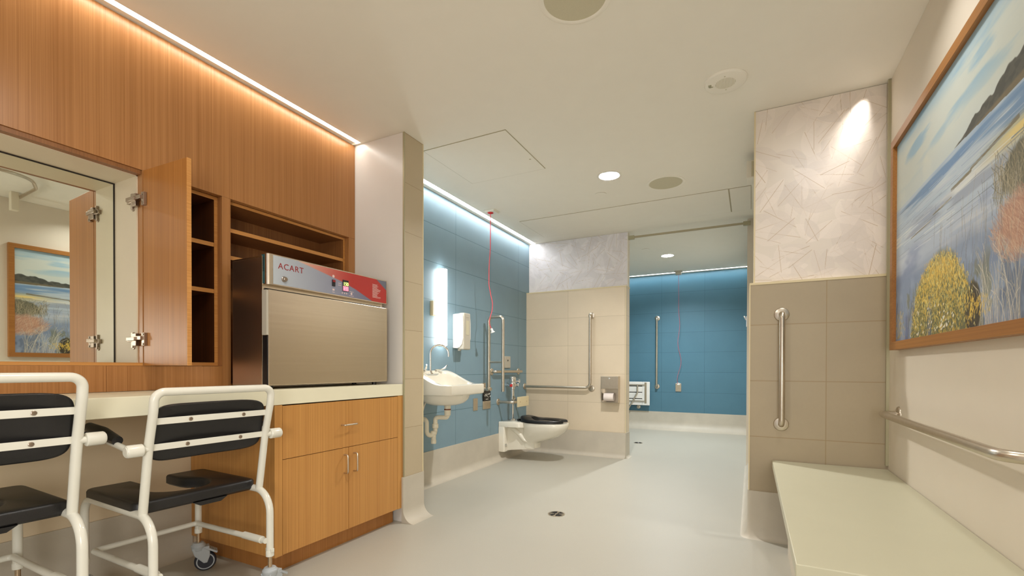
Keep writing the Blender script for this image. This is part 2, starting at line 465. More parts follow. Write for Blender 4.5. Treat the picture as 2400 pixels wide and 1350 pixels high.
# cubby shelf unit behind the door
def shelf_unit(name, label, y0, y1, z0, z1, shelves, back, lip=.016, inner=None):
    inner = inner or M['wood_dark']
    t = thing(name, label, 'shelf', ((-2.73), (y0+y1)/2, z0))
    fx = XW-.040
    c = B()
    c.box(-2.865, fx-.002, y0, y0+lip, z0, z1).box(-2.865, fx-.002, y1-lip, y1, z0, z1)
    c.box(-2.865, fx-.002, y0+lip, y1-lip, z1-lip, z1).box(-2.865, fx-.002, y0+lip, y1-lip, z0, z0+lip)
    obj('carcass', c, inner, t, smooth=0)
    e = B()
    e.box(fx-.002, fx, y0, y0+lip, z0, z1).box(fx-.002, fx, y1-lip, y1, z0, z1)
    e.box(fx-.002, fx, y0+lip, y1-lip, z1-lip, z1).box(fx-.002, fx, y0+lip, y1-lip, z0, z0+lip)
    obj('edge_band', e, M['wood_edge'], t, smooth=0)
    obj('back_panel', B().box(-2.868, -2.866, y0, y1, z0, z1), back, t, smooth=0)
    for z in shelves:
        s = obj('shelf_board', B().box(-2.865, fx-.006, y0+lip, y1-lip, z-.011, z+.011), inner, t, smooth=0)
        obj('front_edge', B().box(fx-.006, fx-.003, y0+lip, y1-lip, z-.011, z+.011), M['wood_edge'], s, smooth=0)
    return t
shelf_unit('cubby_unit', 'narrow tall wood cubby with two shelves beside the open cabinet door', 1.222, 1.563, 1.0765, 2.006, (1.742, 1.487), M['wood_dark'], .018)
shelf_unit('wall_shelf_unit', 'wide wood shelf niche behind the steel warming cabinet', 1.612, 2.473, .957, 2.006, (1.845, 1.690), M['wood_shelf'], inner=M['wood_shelf'])

# ---- column between the counter and the sink
b = B().box(-3.0, -2.14, 2.532, 2.74, .0, H-.001)
struct('wall_column', b, M['paint_gloss'], smooth=0)
c_ = bpy.data.objects['wall_column']
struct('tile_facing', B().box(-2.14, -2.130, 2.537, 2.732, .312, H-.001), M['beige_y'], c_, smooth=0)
struct('corner_strip', B().box(-2.142, -2.1285, 2.5285, 2.537, .312, H-.001), M['strip'], c_, smooth=0)
struct('corner_trim', B().box(-2.14, -2.1285, 2.732, 2.742, .312, H-.001), M['cap'], c_, smooth=0)
struct('baseboard_column', cove(x=-2.14, a=2.515, b_=2.745, h=.312, t=.014, r=.09), M['base'])

# ---- blue tiled wall (sink and toilet)
b = B().box(-3.0, XB, 2.74, 5.7, .0, H-.001); struct('wall_left_tiled', b, M['blue_y'], smooth=0)
struct('baseboard_left_tiled', cove(x=XB, a=2.74, b_=5.53, h=.305, r=.07), M['base'])

# ---- toilet side wall (between toilet and shower), tile to 2.04 m, leaf wallpaper above
YP, YU = 5.52, 5.60
struct('wall_toilet', B().box(-2.62, -1.319, YU, 5.70, 2.0, H-.001), M['paint'], smooth=0)
w = bpy.data.objects['wall_toilet']
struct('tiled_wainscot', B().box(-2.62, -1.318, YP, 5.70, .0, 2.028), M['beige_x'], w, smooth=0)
struct('cap_trim', B().box(-2.62, -1.314, YP-.004, 5.704, 2.028, 2.042), M['cap'], w, smooth=0)
struct('corner_strip', B().box(-1.322, -1.3155, YP-.003, YP+.006, .30, 2.028), M['cap'], w, smooth=0)
struct('wall_edge_trim', B().box(-1.3215, -1.3145, YU-.003, YU+.006, 2.042, H-.002), M['white'], w, smooth=0)
struct('baseboard_toilet', cove(y=YP, a=-2.6, b_=-1.318, h=.297, d=-1, r=.05), M['base'])
struct('baseboard_toilet_end', cove(x=-1.319, a=YP, b_=5.70, h=.297, r=.03), M['base'])

# ---- shower
struct('wall_back', B().box(-3.0, .9, YB, YB+.15, 0, H-.001), M['blue_x'], smooth=0)
struct('baseboard_back', cove(y=YB, a=-2.62, b_=-.045, h=.307, d=-1, r=.14), M['base'])
struct('wall_shower_left', B().box(-3.0, -2.62, 5.70, YB, 0, H-.001), M['blue_y'], smooth=0)
struct('wall_shower_right', B().box(-.045, .9, 5.70, YB, 0, H-.001), M['paint'], smooth=0)

# ---- right partition (corridor wall) with tile to 1.6 m and leaf wallpaper above
b = B().box(.012, .9, 3.345, 5.70, 0, H-.001); struct('wall_partition', b, M['paint'], smooth=0)
w = bpy.data.objects['wall_partition']
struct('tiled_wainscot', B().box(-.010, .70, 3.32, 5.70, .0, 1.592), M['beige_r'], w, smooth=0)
struct('cap_trim', B().box(-.013, .70, 3.316, 3.40, 1.592, 1.606), M['cap'], w, smooth=0)
struct('corner_strip', B().box(-.0135, -.0065, 3.3165, 3.326, .30, 1.592), M['cap'], w, smooth=0)
struct('wall_edge_trim', B().box(.009, .018, 3.338, 3.350, 1.606, H-.002), M['cap'], w, smooth=0)
def rbase():
    # floor-to-base hollow curve with a rounded outer corner
    prof = [(.0, .296), (.012, .296), (.012, .10)]
    for k in range(1, 9):
        an = k/8*PI/2; prof.append((.012+.040*(1-math.cos(an)), .10*(1-math.sin(an))))
    path = [((.70, 3.32), (0, -1)), ((.005, 3.32), (0, -1))]
    for k in range(1, 8):
        an = k/8*PI/2; path.append(((.005-.015*math.sin(an), 3.335-.015*math.cos(an)), (-math.sin(an), -math.cos(an))))
    path.append(((-.010, 3.337), (-1, 0))); path.append(((-.010, 5.70), (-1, 0)))
    bb = B(); R = []
    for (px, py), (nx, ny) in path:
        R.append([(px+nx*(d-.004), py+ny*(d-.004), z) for d, z in prof] + [(px, py, 0)])
    bb.rings(R, True, True); return bb
struct('baseboard_partition', rbase(), M['base'])

# ---- right wall
struct('wall_right', B().box(.69, .9, YR, 3.345, 0, H-.001), M['paint'], smooth=0)
struct('trim_1', B().box(.676, .69, 3.300, 3.316, .52, H-.002), M['strip'], smooth=0)

# ================================================================ vertex colour pictures
def srgb2lin(a):
    a = np.clip(a, 0, 1)
    return np.where(a <= .04045, a/12.92, ((a+.055)/1.055)**2.4)
class Canvas:
    def __init__(s, w, h, sx, sy):
        s.w, s.h = w, h; s.sx, s.sy = sx, sy      # physical size in m
        s.img = np.zeros((h, w, 3)); s.X, s.Y = np.meshgrid((np.arange(w)+.5)/w, (np.arange(h)+.5)/h)
    def noise(s, cx_, cy_, oct_=3, seed=0):
        r = np.random.RandomState(seed); out = np.zeros((s.h, s.w)); amp = 1; tot = 0
        for o in range(oct_):
            gx, gy = int(cx_*2**o)+2, int(cy_*2**o)+2
            g = r.rand(gy+1, gx+1)
            fx, fy = s.X*(gx-1), s.Y*(gy-1)
            ix, iy = fx.astype(int), fy.astype(int); tx, ty = fx-ix, fy-iy
            tx, ty = tx*tx*(3-2*tx), ty*ty*(3-2*ty)
            v = (g[iy, ix]*(1-tx)+g[iy, ix+1]*tx)*(1-ty)+(g[iy+1, ix]*(1-tx)+g[iy+1, ix+1]*tx)*ty
            out += v*amp; tot += amp; amp *= .55
        return out/tot
    def blend(s, mask, col):
        c = np.array(col)/255. if not isinstance(col, np.ndarray) else col
        s.img = s.img*(1-mask[..., None])+c*mask[..., None]
    def sub(s, x0, x1, y0, y1):
        a = max(0, int(x0*s.w)-2); b_ = min(s.w, int(x1*s.w)+3); c = max(0, int(y0*s.h)-2); d = min(s.h, int(y1*s.h)+3)
        return (slice(c, d), slice(a, b_))
    def line(s, x0, y0, x1, y1, wid, col, al=1.0):
        """wid in metres"""
        px = wid/s.sx; py = wid/s.sy
        sl = s.sub(min(x0, x1)-px, max(x0, x1)+px, min(y0, y1)-py, max(y0, y1)+py)
        X, Y = s.X[sl]*s.sx, s.Y[sl]*s.sy
        if X.size == 0: return
        ax, ay, bx, by = x0*s.sx, y0*s.sy, x1*s.sx, y1*s.sy
        dx_, dy_ = bx-ax, by-ay; L = dx_*dx_+dy_*dy_+1e-12
        t_ = np.clip(((X-ax)*dx_+(Y-ay)*dy_)/L, 0, 1)
        d = np.hypot(X-ax-t_*dx_, Y-ay-t_*dy_)
        aa = .7*s.sx/s.w
        m = np.clip((wid/2-d)/aa+.5, 0, 1)*al
        if wid/2 < aa: m *= 1.0
        s.img[sl] = s.img[sl]*(1-m[..., None])+np.array(col)/255.*m[..., None]
    def curve(s, pts, wid, col, al=1.0):
        for a, b_ in zip(pts, pts[1:]): s.line(*a, *b_, wid, col, al)
    def leaf(s, x, y, L, W, an, fill, al, rib=None, ral=.5, rw=.0016):
        R_ = L*.6
        sl = s.sub(x-R_/s.sx, x+R_/s.sx, y-R_/s.sy, y+R_/s.sy)
        X, Y = (s.X[sl]-x)*s.sx, (s.Y[sl]-y)*s.sy
        if X.size == 0: return
        u = X*math.cos(an)+Y*math.sin(an); v = -X*math.sin(an)+Y*math.cos(an)
        t_ = np.clip(u/L+.5, 0, 1); prof = W/2*np.sin(PI*t_)**.85*(1.15-.3*t_)
        ins = (np.abs(u) < L/2)
        m = np.clip((prof-np.abs(v))/(.8*s.sx/s.w)+.5, 0, 1)*ins*al
        vein = .6+.4*np.cos((u*.55+np.abs(v))*620)
        m = m*(.75+.25*vein)
        s.img[sl] = s.img[sl]*(1-m[..., None])+np.array(fill)/255.*m[..., None]
        if rib:
            c, sn = math.cos(an), math.sin(an)
            s.line(x-c*L*.52/s.sx, y-sn*L*.52/s.sy, x+c*L*.46/s.sx, y+sn*L*.46/s.sy, rw, rib, ral)
    def mesh(s, name, fn, m, parent, local=True):
        """fn(X,Y)->(x,y,z) arrays in world"""
        gx, gy = np.meshgrid(np.linspace(0, 1, s.w+1), np.linspace(0, 1, s.h+1))
        x, y, z = fn(gx, gy)
        o = LOC[parent.as_pointer()]
        co_ = np.stack([x-o.x, y-o.y, z-o.z], -1).reshape(-1, 3)
        W = s.w+1; idx = (np.arange(s.h)[:, None]*W+np.arange(s.w)[None, :]).reshape(-1)
        quads = np.stack([idx, idx+1, idx+1+W, idx+W], -1)
        me = bpy.data.meshes.new(name)
        me.vertices.add(len(co_)); me.vertices.foreach_set('co', co_.reshape(-1).astype(np.float32))
        me.loops.add(quads.size); me.loops.foreach_set('vertex_index', quads.reshape(-1).astype(np.int32))
        me.polygons.add(len(quads)); me.polygons.foreach_set('loop_start', (np.arange(len(quads))*4).astype(np.int32))
        me.update(calc_edges=True)
        # face colours on the face domain
        at = me.attributes.new('pigment', 'FLOAT_COLOR', 'FACE')
        c4 = np.ones((len(quads), 4), np.float32); c4[:, :3] = srgb2lin(s.img).reshape(-1, 3)
        at.data.foreach_set('color', c4.reshape(-1))
        me.materials.append(m)
        ob = bpy.data.objects.new(name, me); COL.objects.link(ob); ob.parent = parent
        LOC[ob.as_pointer()] = o
        return ob
def pigment_mat(name, rough, sheen=0.0):
    m, nt, b = new_mat(name)
    a = nt.nodes.new('ShaderNodeAttribute'); a.attribute_name = 'pigment'
    nt.links.new(a.outputs['Color'], b.inputs['Base Color'])
    b.inputs['Roughness'].default_value = rough
    if sheen:
        g = nt.nodes.new('ShaderNodeNewGeometry')
        n = nt.nodes.new('ShaderNodeTexNoise'); n.inputs['Scale'].default_value = 90
        nt.links.new(g.outputs['Position'], n.inputs['Vector'])
        bp = nt.nodes.new('ShaderNodeBump'); bp.inputs['Strength'].default_value = sheen; bp.inputs['Distance'].default_value = .002
        nt.links.new(n.outputs['Fac'], bp.inputs['Height']); nt.links.new(bp.outputs['Normal'], b.inputs['Normal'])
    return m
M['paper_leaf'] = pigment_mat('leaf_wallpaper', .33, .12)
M['canvas'] = pigment_mat('painted_canvas', .5)

def wallpaper(w_m, h_m, res, n, seed, base, big):
    r = np.random.RandomState(seed); c = Canvas(int(w_m/res), int(h_m/res), w_m, h_m)
    c.img[:] = np.array(base)/255.
    c.img *= (.985+.03*c.noise(6, 8, 3, seed))[..., None]
    for k in range(n):
        L = r.uniform(.15, .24)*big; W = L*r.uniform(.38, .52)
        tone = r.choice((-.9, -.5, .5, .9))
        fill = tuple(np.array(base)*(1.0+.05*tone)+np.array((1, 0, 2)))
        rib = (178, 150, 114) if r.rand() < .7 else None
        c.leaf(r.rand(), r.rand(), L, W, r.uniform(0, 2*PI), fill, .62, rib, r.uniform(.4, .95), .0022 if r.rand() < .5 else .0016)
    return c
c = wallpaper(.66, 1.084, .0024, 150, 3, (232, 222, 210), 1.0)
w = bpy.data.objects['wall_partition']
c.mesh('leaf_wallpaper', lambda X, Y: (.018+X*.66, X*0+3.343, H-.002-Y*1.084), M['paper_leaf'], w)
c = wallpaper(1.29, .645, .004, 210, 5, (228, 224, 224), 1.0)
w = bpy.data.objects['wall_toilet']
c.mesh('leaf_wallpaper', lambda X, Y: (-2.613+X*1.29, X*0+5.598, H-.002-Y*.645), M['paper_leaf'], w)

# ---------------------------------------------------------------- the painting
def painting():
    W_, H_ = 1.33, 1.01
    c = Canvas(560, 424, W_, H_); X, Y = c.X*1.07, c.Y
    plain = c.line
    c.line = lambda x0, y0, x1, y1, *a: plain(x0/1.07, y0, x1/1.07, y1, *a)
    r = np.random.RandomState(21)
    def sm(a, b_, v):
        t_ = np.clip((v-a)/(b_-a), 0, 1); return t_*t_*(3-2*t_)
    # sky
    c.img[:] = np.array((206, 214, 206))/255.
    n = c.noise(3, 14, 4, 1); n2 = c.noise(5, 5, 4, 2)
    c.blend(sm(.48, .70, n)*(1-sm(.12, .30, Y))*.85, (140, 182, 208))
    c.blend(sm(.0, .10, .08-Y+.05*n2)*.6, (126, 172, 204))
    c.blend(sm(.55, .75, n2)*(Y < .33)*.4, (226, 226, 208))
    c.blend(sm(.22, .33, Y)*.35, (190, 206, 214))
    # water and sand flats
    wt = .322+.012*(1-X); c.blend(sm(wt-.002, wt+.006, Y), (186, 202, 214))
    wv = c.noise(2.2, 30, 4, 3)
    c.blend(sm(.36, .62, wv)*sm(wt, wt+.02, Y)*(1-sm(.40, .50, Y+.05*(1-X)))*.9, (104, 142, 184))
    c.blend(sm(.52, .68, c.noise(2.5, 34, 4, 4))*sm(.38, .45, Y)*.9, (226, 230, 226))
    c.blend(sm(.55, .72, c.noise(2.5, 22, 3, 5))*sm(.42, .50, Y)*(1-sm(.62, .70, Y))*.7, (150, 160, 178))
    c.blend(sm(.5, .62, Y)*.55, (176, 186, 204))
    c.blend(sm(.55, .78, c.noise(4, 9, 4, 6))*sm(.5, .66, Y)*.7, (126, 142, 178))
    c.blend(sm(.6, .8, c.noise(5, 7, 4, 16))*sm(.5, .6, Y)*.6, (206, 214, 222))
    # yellow sand bar and brown streaks
    c.blend(np.exp(-((X-1.02)/.17)**2-((Y-.462)/.030)**2)*.95, (236, 212, 132))
    for x0, y0, x1, y1, wd in ((.60, .470, .74, .462, .012), (.74, .455, 1.0, .432, .010), (.82, .447, 1.0, .425, .006), (.44, .505, .60, .497, .006), (.2, .53, .42, .52, .005)):
        c.line(x0, y0, x1, y1, wd, (122, 112, 84), .85)
    for k in range(120):
        x0 = r.uniform(-.1, 1); y0 = r.uniform(.36, .60); L = r.uniform(.08, .35)
        col = ((228, 232, 230), (150, 168, 196), (112, 124, 140), (196, 204, 216))[r.randint(4)]
        c.line(x0, y0, x0+L, y0-.012*L*r.uniform(-2, 3), r.uniform(.001, .004), col, r.uniform(.3, .8))
    # headland with tree line
    top = .335-.085*np.clip((X-.60)/.42, 0, 1)**.85
    bump = (c.noise(26, 1, 3, 8)-.5)*.05*np.clip((X-.62)/.2, 0, 1)
    edge = top+bump[c.h//2][None, :]
    base = .326+.012*np.clip((X-.6)/.4, 0, 1)
    hm = sm(-.003, .003, Y-edge)*(Y < base)*(X > .605)
    c.blend(hm, (84, 86, 78))
    c.blend(hm*sm(.45, .65, c.noise(40, 60, 2, 9))*.6, (58, 62, 58))
    c.blend(sm(-.004, .006, Y-(base-.026*np.clip((X-.7)/.3, 0, 1)))*(Y < base)*(X > .62)*.8, (122, 110, 82))
    # dark grass clump at the right edge
    d = ((X-1.09)/.17)**2+((Y-.575)/.09)**2
    c.blend(sm(1.15, .75, d+.5*(c.noise(30, 14, 3, 10)-.5)), (104, 104, 86))
    for k in range(240):
        x = r.uniform(.88, 1.06); y = r.uniform(.56, .67); L = r.uniform(.03, .10)
        c.curve([(x, y), (x+r.uniform(-.01, .01), y-L*.6), (x+r.uniform(-.03, .03), y-L)], .0022, ((150, 140, 110), (86, 86, 66), (190, 178, 150))[r.randint(3)], .7)
    # blue grey ground
    c.blend(sm(.62, .72, Y+.06*(c.noise(6, 4, 3, 11)-.5))*.75, (120, 138, 166))
    c.blend(sm(.5, .7, c.noise(14, 9, 4, 12))*sm(.66, .76, Y)*.7, (156, 172, 194))
    c.blend(sm(.56, .7, c.noise(22, 8, 4, 13))*sm(.70, .8, Y)*.6, (92, 104, 124))
    c.blend(sm(.60, .7, c.noise(18, 10, 4, 23))*sm(.72, .8, Y)*.55, (118, 118, 84))
    # pink brush
    d = ((X-1.04)/.15)**2+((Y-.725)/.095)**2
    c.blend(sm(1.35, .4, d+.9*(c.noise(26, 20, 3, 14)-.5)), (190, 148, 124))
    for k in range(900):
        a = r.uniform(0, 2*PI); q = math.sqrt(r.rand())
        x = 1.03+.16*q*math.cos(a); y = .74+.10*q*math.sin(a)
        c.line(x, y, x+r.uniform(-.03, .0), y-r.uniform(.01, .035), .0022, ((206, 164, 138), (168, 122, 102), (214, 190, 164))[r.randint(3)], .6)
    # yellow flowering bush: dark body, stems, blossoms
    ex = (X-.49)/.285; ey = (Y-1.02)/(.345)
    d = ex**2+ey**2+.35*(c.noise(18, 14, 3, 15)-.5)
    c.blend(sm(1.08, .85, d)*.85, (98, 100, 58))
    c.blend(sm(.9, .6, ((X-.76)/.06)**2+((Y-.93)/.10)**2+.5*(c.noise(30, 14, 3, 17)-.5)), (62, 56, 44))
    c.blend(np.exp(-((X-.41)/.022)**2)*sm(.80, .86, Y)*.75, (104, 116, 146))
    c.blend(np.exp(-((X-.16)/.03)**2)*sm(.86, .9, Y)*.75, (96, 108, 140))
    c.blend(sm(.95, .6, d)*(1-sm(.70, .86, Y+.03*(c.noise(20, 8, 2, 30)-.5)))*.8, (226, 184, 72))
    for k in range(700):
        x = r.uniform(.1, .86); y = r.uniform(.80, 1.0)
        if ((x-.49)/.32)**2+((y-1.02)/.33)**2 > 1.05: continue
        c.line(x, y, x+r.uniform(-.012, .012), y-r.uniform(.02, .06), .002, ((128, 130, 62), (74, 76, 46), (160, 156, 88), (96, 88, 66))[r.randint(4)], .7)
    for k in range(5200):
        a = r.uniform(PI, 2*PI); q = math.sqrt(r.uniform(.0, 1.0))
        x = .49+.29*q*math.cos(a)+r.normal(0, .01); y = 1.02+.335*q*math.sin(a)+r.normal(0, .008)
        up = 1-(y-.68)/.3
        if r.rand() > .26+.85*max(0, up): continue
        col = ((236, 196, 78), (244, 214, 112), (222, 180, 60), (206, 176, 72), (232, 224, 150))[r.randint(5)]
        c.line(x, y, x+r.uniform(-.006, .006), y-r.uniform(.004, .014), r.uniform(.0022, .0045), col, .85)
    for k in range(90):
        x, y = r.normal(.055, .04), r.uniform(.86, .99)
        c.line(x, y, x+.004, y-.01, .0045, ((224, 186, 78), (150, 140, 70))[r.randint(2)], .8)
    for k in range(70):
        x, y = r.uniform(.74, .86), r.uniform(.90, .965)
        c.line(x, y, x+.002, y-.010, .005, (222, 186, 74), .85)
    for k in range(46):
        x, y = (r.normal(.55, .03), r.normal(.96, .014)) if k < 26 else (r.uniform(.25, .55), r.uniform(.88, .99))
        c.line(x, y, x+.004, y-.004, r.uniform(.004, .009), (240, 236, 222), .95)
    # tall pale grasses
    for k in range(70):
        x = r.uniform(.80, 1.02); y = 1.0; L = r.uniform(.08, .28)
        k2 = r.uniform(-.09, .06)
        c.curve([(x, y), (x+k2*.3, y-L*.5), (x+k2*.7, y-L*.85), (x+k2*1.1, y-L)], r.uniform(.0014, .003), ((222, 214, 196), (196, 192, 180), (170, 164, 150))[r.randint(3)], .85)
    for k in range(60):
        x = r.uniform(.45, 1.0); y = r.uniform(.62, .82); L = r.uniform(.06, .2)
        k2 = r.uniform(-.03, .03)
        c.curve([(x, y), (x+k2*.4, y-L*.6), (x+k2, y-L)], .0016, ((96, 92, 82), (150, 140, 122), (206, 200, 186))[r.randint(3)], .75)
    for k in range(40):
        x = r.uniform(.0, .3); y = r.uniform(.9, 1.0); L = r.uniform(.04, .14)
        c.curve([(x, y), (x+.01, y-L*.6), (x+r.uniform(-.03, .03), y-L)], .0016, ((98, 94, 80), (190, 180, 150))[r.randint(2)], .7)
    return c
t = thing('framed_painting', 'large wood framed coastal landscape painting on the right wall', 'painting', (.67, 2.45, 1.165))
fy0, fy1, fz0, fz1 = 1.70, 3.115, 1.165, 2.258; fw = .042
b = B()
fr = [(.690, .650)]
b.box(.650, .690, fy0, fy1, fz0, fz0+fw).box(.650, .690, fy0, fy1, fz1-fw, fz1)
b.box(.650, .690, fy0, fy0+fw, fz0+fw, fz1-fw).box(.650, .690, fy1-fw, fy1, fz0+fw, fz1-fw)
obj('frame', b, M['frame'], t, smooth=0, bevel=.0012)
pc = painting()
pc.mesh('canvas', lambda X, Y: (X*0+.668, (fy1-fw+.002)-X*(fy1-fy0-2*fw+.004), (fz1-fw+.002)-Y*(fz1-fz0-2*fw+.004)), M['canvas'], t)
obj('backing_board', B().box(.670, .688, fy0+.01, fy1-.01, fz0+.01, fz1-.01), M['wood_dark'], t, smooth=0)

# ================================================================ COUNTER, CABINET, WARMER
tag(obj('countertop', B().box(-2.872, -2.138, -1.7, 2.5275, .877, .955), M['solid'], bevel=.002), 'long cream solid surface counter under the mirror', 'countertop')

t = thing('base_cabinet', 'oak veneer base cabinet with one drawer and two doors under the counter', 'cabinet', (-2.5, 2.03, 0))
fx = -2.14
b = B().box(-2.872, fx-.021, 1.553, 1.573, .10, .876).box(-2.872, fx-.021, 2.505, 2.528, .10, .876)
b.box(-2.872, fx-.021, 1.573, 2.505, .10, .12).box(-2.872, -2.86, 1.573, 2.505, .12, .876)
obj('body', b, M['wood_cab'], t, smooth=0)
obj('stile', B().box(fx-.021, fx, 1.553, 1.5965, .102, .876), M['wood_cab'], t, smooth=0)
obj('stile', B().box(fx-.021, fx, 2.4775, 2.528, .102, .876), M['wood_cab'], t, smooth=0)
obj('toe_kick', B().box(-2.87, -2.205, 1.60, 2.50, 0, .10), M['wood_door'], t, smooth=0)
def handle(p0, p1, out, name_parent):
    p0, p1 = Vector(p0), Vector(p1); o = Vector((out, 0, 0))
    return obj('handle', B().tube([p0, p0+o, p1+o, p1], .0045, n=10, fillet=.012, seg=5), M['steel'], name_parent)
dr = obj('drawer', B().box(fx-.020, fx, 1.599, 2.475, .5955, .871), M['wood_cab'], t, smooth=0, bevel=.0008)
handle((fx, 1.985, .731), (fx, 2.085, .731), .032, dr)
d1 = obj('door', B().box(fx-.020, fx, 1.599, 2.0385, .104, .5925), M['wood_cab'], t, smooth=0, bevel=.0008)
handle((fx, 2.005, .553), (fx, 2.005, .445), .032, d1)
d2 = obj('door', B().box(fx-.020, fx, 2.0415, 2.475, .104, .5925), M['wood_cab'], t, smooth=0, bevel=.0008)
handle((fx, 2.080, .553), (fx, 2.080, .445), .032, d2)

# ---- warming cabinet on the counter
wx = -2.205; wy0, wy1 = 1.557, 2.445; wz0, wz1 = .972, 1.655; xb = -2.50
t = thing('warming_cabinet', 'countertop steel warming cabinet with red and grey control panel', 'appliance', ((wx+xb)/2, (wy0+wy1)/2, .955))
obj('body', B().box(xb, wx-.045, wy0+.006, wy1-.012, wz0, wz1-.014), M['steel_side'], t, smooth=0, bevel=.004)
obj('body_rim', B().box(wx-.047, wx-.039, wy0+.002, wy1-.008, wz0, wz1-.010), M['steel_d'], t, smooth=0, bevel=.001)
obj('top_cover', B().box(xb, wx-.047, wy0+.006, wy1-.012, wz1-.016, wz1-.008), M['steel_d'], t, smooth=0, bevel=.001)
dz1 = wz1-.185
dd = obj('door', B().box(wx-.034, wx, wy0+.010, wy1, wz0+.004, dz1), M['steel_d'], t, smooth=0, bevel=.0025)
obj('door_handle', B().box(wx-.036, wx+.001, wy0-.002, wy0+.0095, dz1-.235, dz1-.004), M['plastic_g'], dd, smooth=0, bevel=.001)
obj('hinge', B().cyl((wx-.036, wy1-.02, dz1+.004), (wx-.036, wy1-.02, dz1+.018), .008), M['steel'], t)
obj('side_gap_shade', B().box(wx-.038, wx-.004, wy0+.004, wy0+.0098, wz0+.004, dz1-.237), M['blackp'], t, smooth=0)  # dark filler, gives the shaded gap beside the door its blackness
obj('seal', B().box(wx-.042, wx-.034, wy0+.014, wy1-.014, wz0+.006, dz1+.01), M['blackp'], t, smooth=0)
# control head with rounded left front corner
pz0, pz1 = wz1-.158, wz1
pts = []
y0, y1 = wy0+.006, wy1-.006
for k in range(9):
    an = k/8*PI/2; pts.append((wx-.022-.0+.022*math.sin(an), y0+.022-.022*math.cos(an)))
pts += [(wx, y1), (wx-.05, y1), (wx-.05, y0)]
obj('control_head', B().prism(pts, pz0, pz1, 'z'), M['steel_d'], t, smooth=30)
obj('side_panel', B().box(wx-.049, wx-.024, y0-.0012, y0, pz0+.004, pz1-.004), M['teal'], t, smooth=0)
v = B()
for k in range(9): v.box(wx-.044, wx-.030, y0-.002, y0-.0010, pz1-.020-k*.0085-.0025, pz1-.020-k*.0085+.0018)
obj('vent_slots', v, M['blackp'], t, smooth=0)
# printed face plate: grey-lilac field, red swoosh, dark grey corner
fpz0, fpz1, fpy0, fpy1 = pz0+.005, pz1-.005, y0+.030, y1-.004
cw, ch = 300, 52
cv = Canvas(cw, ch, fpy1-fpy0, fpz1-fpz0); X, Y = cv.X, cv.Y
g = np.clip(X/.75, 0, 1)[..., None]
cv.img[:] = (np.array((184, 192, 200))*(1-g)+np.array((116, 116, 140))*g)/255.
u_ = np.clip((X-.24)/.63, 0, 1)
lowc = np.interp(X, [.16, .193, .40, .53, .67, .845, 1.0], [-.02, .04, .27, .42, .64, 1.02, 1.3])
red = np.clip((lowc-Y)*ch*.6, 0, 1)
rc = np.clip((X-.22)/.42, 0, 1)[..., None]
rcol = (np.array((214, 168, 150))*(1-rc)+np.array((178, 46, 40))*rc)/255.
cv.img = cv.img*(1-red[..., None])+rcol*red[..., None]
crn = np.clip(((X-.885)/.115*.42-Y)*ch*.6, 0, 1)*(X > .88)
cv.blend(crn, (104, 108, 124))
M['plate'] = pigment_mat('control_print', .35)
fp = cv.mesh('control_panel', lambda X, Y: (X*0+wx+.0008, fpy0+X*(fpy1-fpy0), fpz1-Y*(fpz1-fpz0)), M['plate'], t)
def face_rot(y, z, x=wx+.0012):   # text plane facing +x, reading along +y
    return Matrix.Translation((x, y, z)) @ Matrix(((0, 0, 1, 0), (1, 0, 0, 0), (0, 1, 0, 0), (0, 0, 0, 1)))
text_mesh('lettering', 'ACART', .045, M['logo_red'], fp, face_rot(fpy0+.028, fpz1-.064), spacing=1.12)
SW = fpy1-fpy0
def yy(s): return fpy0+s*SW
def zz(q): return fpz1-q*(fpz1-fpz0)
lk = B().lathe((wx, yy(.075), zz(.78)), (1, 0, 0), [(0, .015), (.004, .015), (.006, .012), (.016, .011), (.018, .009)])
lk.box(wx+.016, wx+.0195, yy(.075)-.0015, yy(.075)+.0015, zz(.78)-.006, zz(.78)+.006)
obj('key_lock', lk, M['nickel'], t)
sw = obj('rocker_switch', B().box(wx, wx+.006, yy(.453), yy(.478), zz(.68), zz(.42)), M['blackp'], t, smooth=0, bevel=.001)
obj('switch_cap', B().box(wx+.005, wx+.0085, yy(.454), yy(.477), zz(.52), zz(.43)), M['logo_red'], sw, smooth=0, bevel=.001)
dsp = obj('display', B().box(wx, wx+.003, yy(.548), yy(.602), zz(.80), zz(.34)), M['blackp'], t, smooth=0)
text_mesh('digits', '150', .030, M['disp_y'], dsp, face_rot(yy(.551), zz(.565), wx+.0035), spacing=.92)
rd = B()
for k in range(3):
    y = yy(.552+k*.0165)
    rd.box(wx+.003, wx+.0042, y, y+.011, zz(.62), zz(.595)).box(wx+.003, wx+.0042, y, y+.011, zz(.695), zz(.67)).box(wx+.003, wx+.0042, y, y+.011, zz(.775), zz(.75))
    rd.box(wx+.003, wx+.0042, y, y+.003, zz(.77), zz(.60)).box(wx+.003, wx+.0042, y+.008, y+.011, zz(.77), zz(.60))
obj('red_digits', rd, M['disp_r'], dsp, smooth=0)
gb = B()
for k, s in enumerate((.545, .566, .585)): gb.cyl((wx, yy(s), zz(.88)), (wx+.002, yy(s), zz(.88)), .0042, n=12)
obj('panel_buttons', gb, M['print_white'], t)
def prints(name, fn):
    q = B(); fn(q); obj(name, q, M['print_white'], fp, smooth=0)
def bars(lst, y0, y1, hh=.02):
    return lambda q: [q.box(wx+.0006, wx+.0012, yy(y0), yy(y1), zz(k+hh), zz(k)) for k in lst]
prints('power_symbol', lambda q: q.lathe((wx+.0005, yy(.4655), zz(.28)), (1, 0, 0), [(0, .0085), (.0006, .0085)], n=20))
prints('dial_symbol', lambda q: q.lathe((wx+.0005, yy(.632), zz(.85)), (1, 0, 0), [(0, .0075), (.0006, .0075)], n=20))
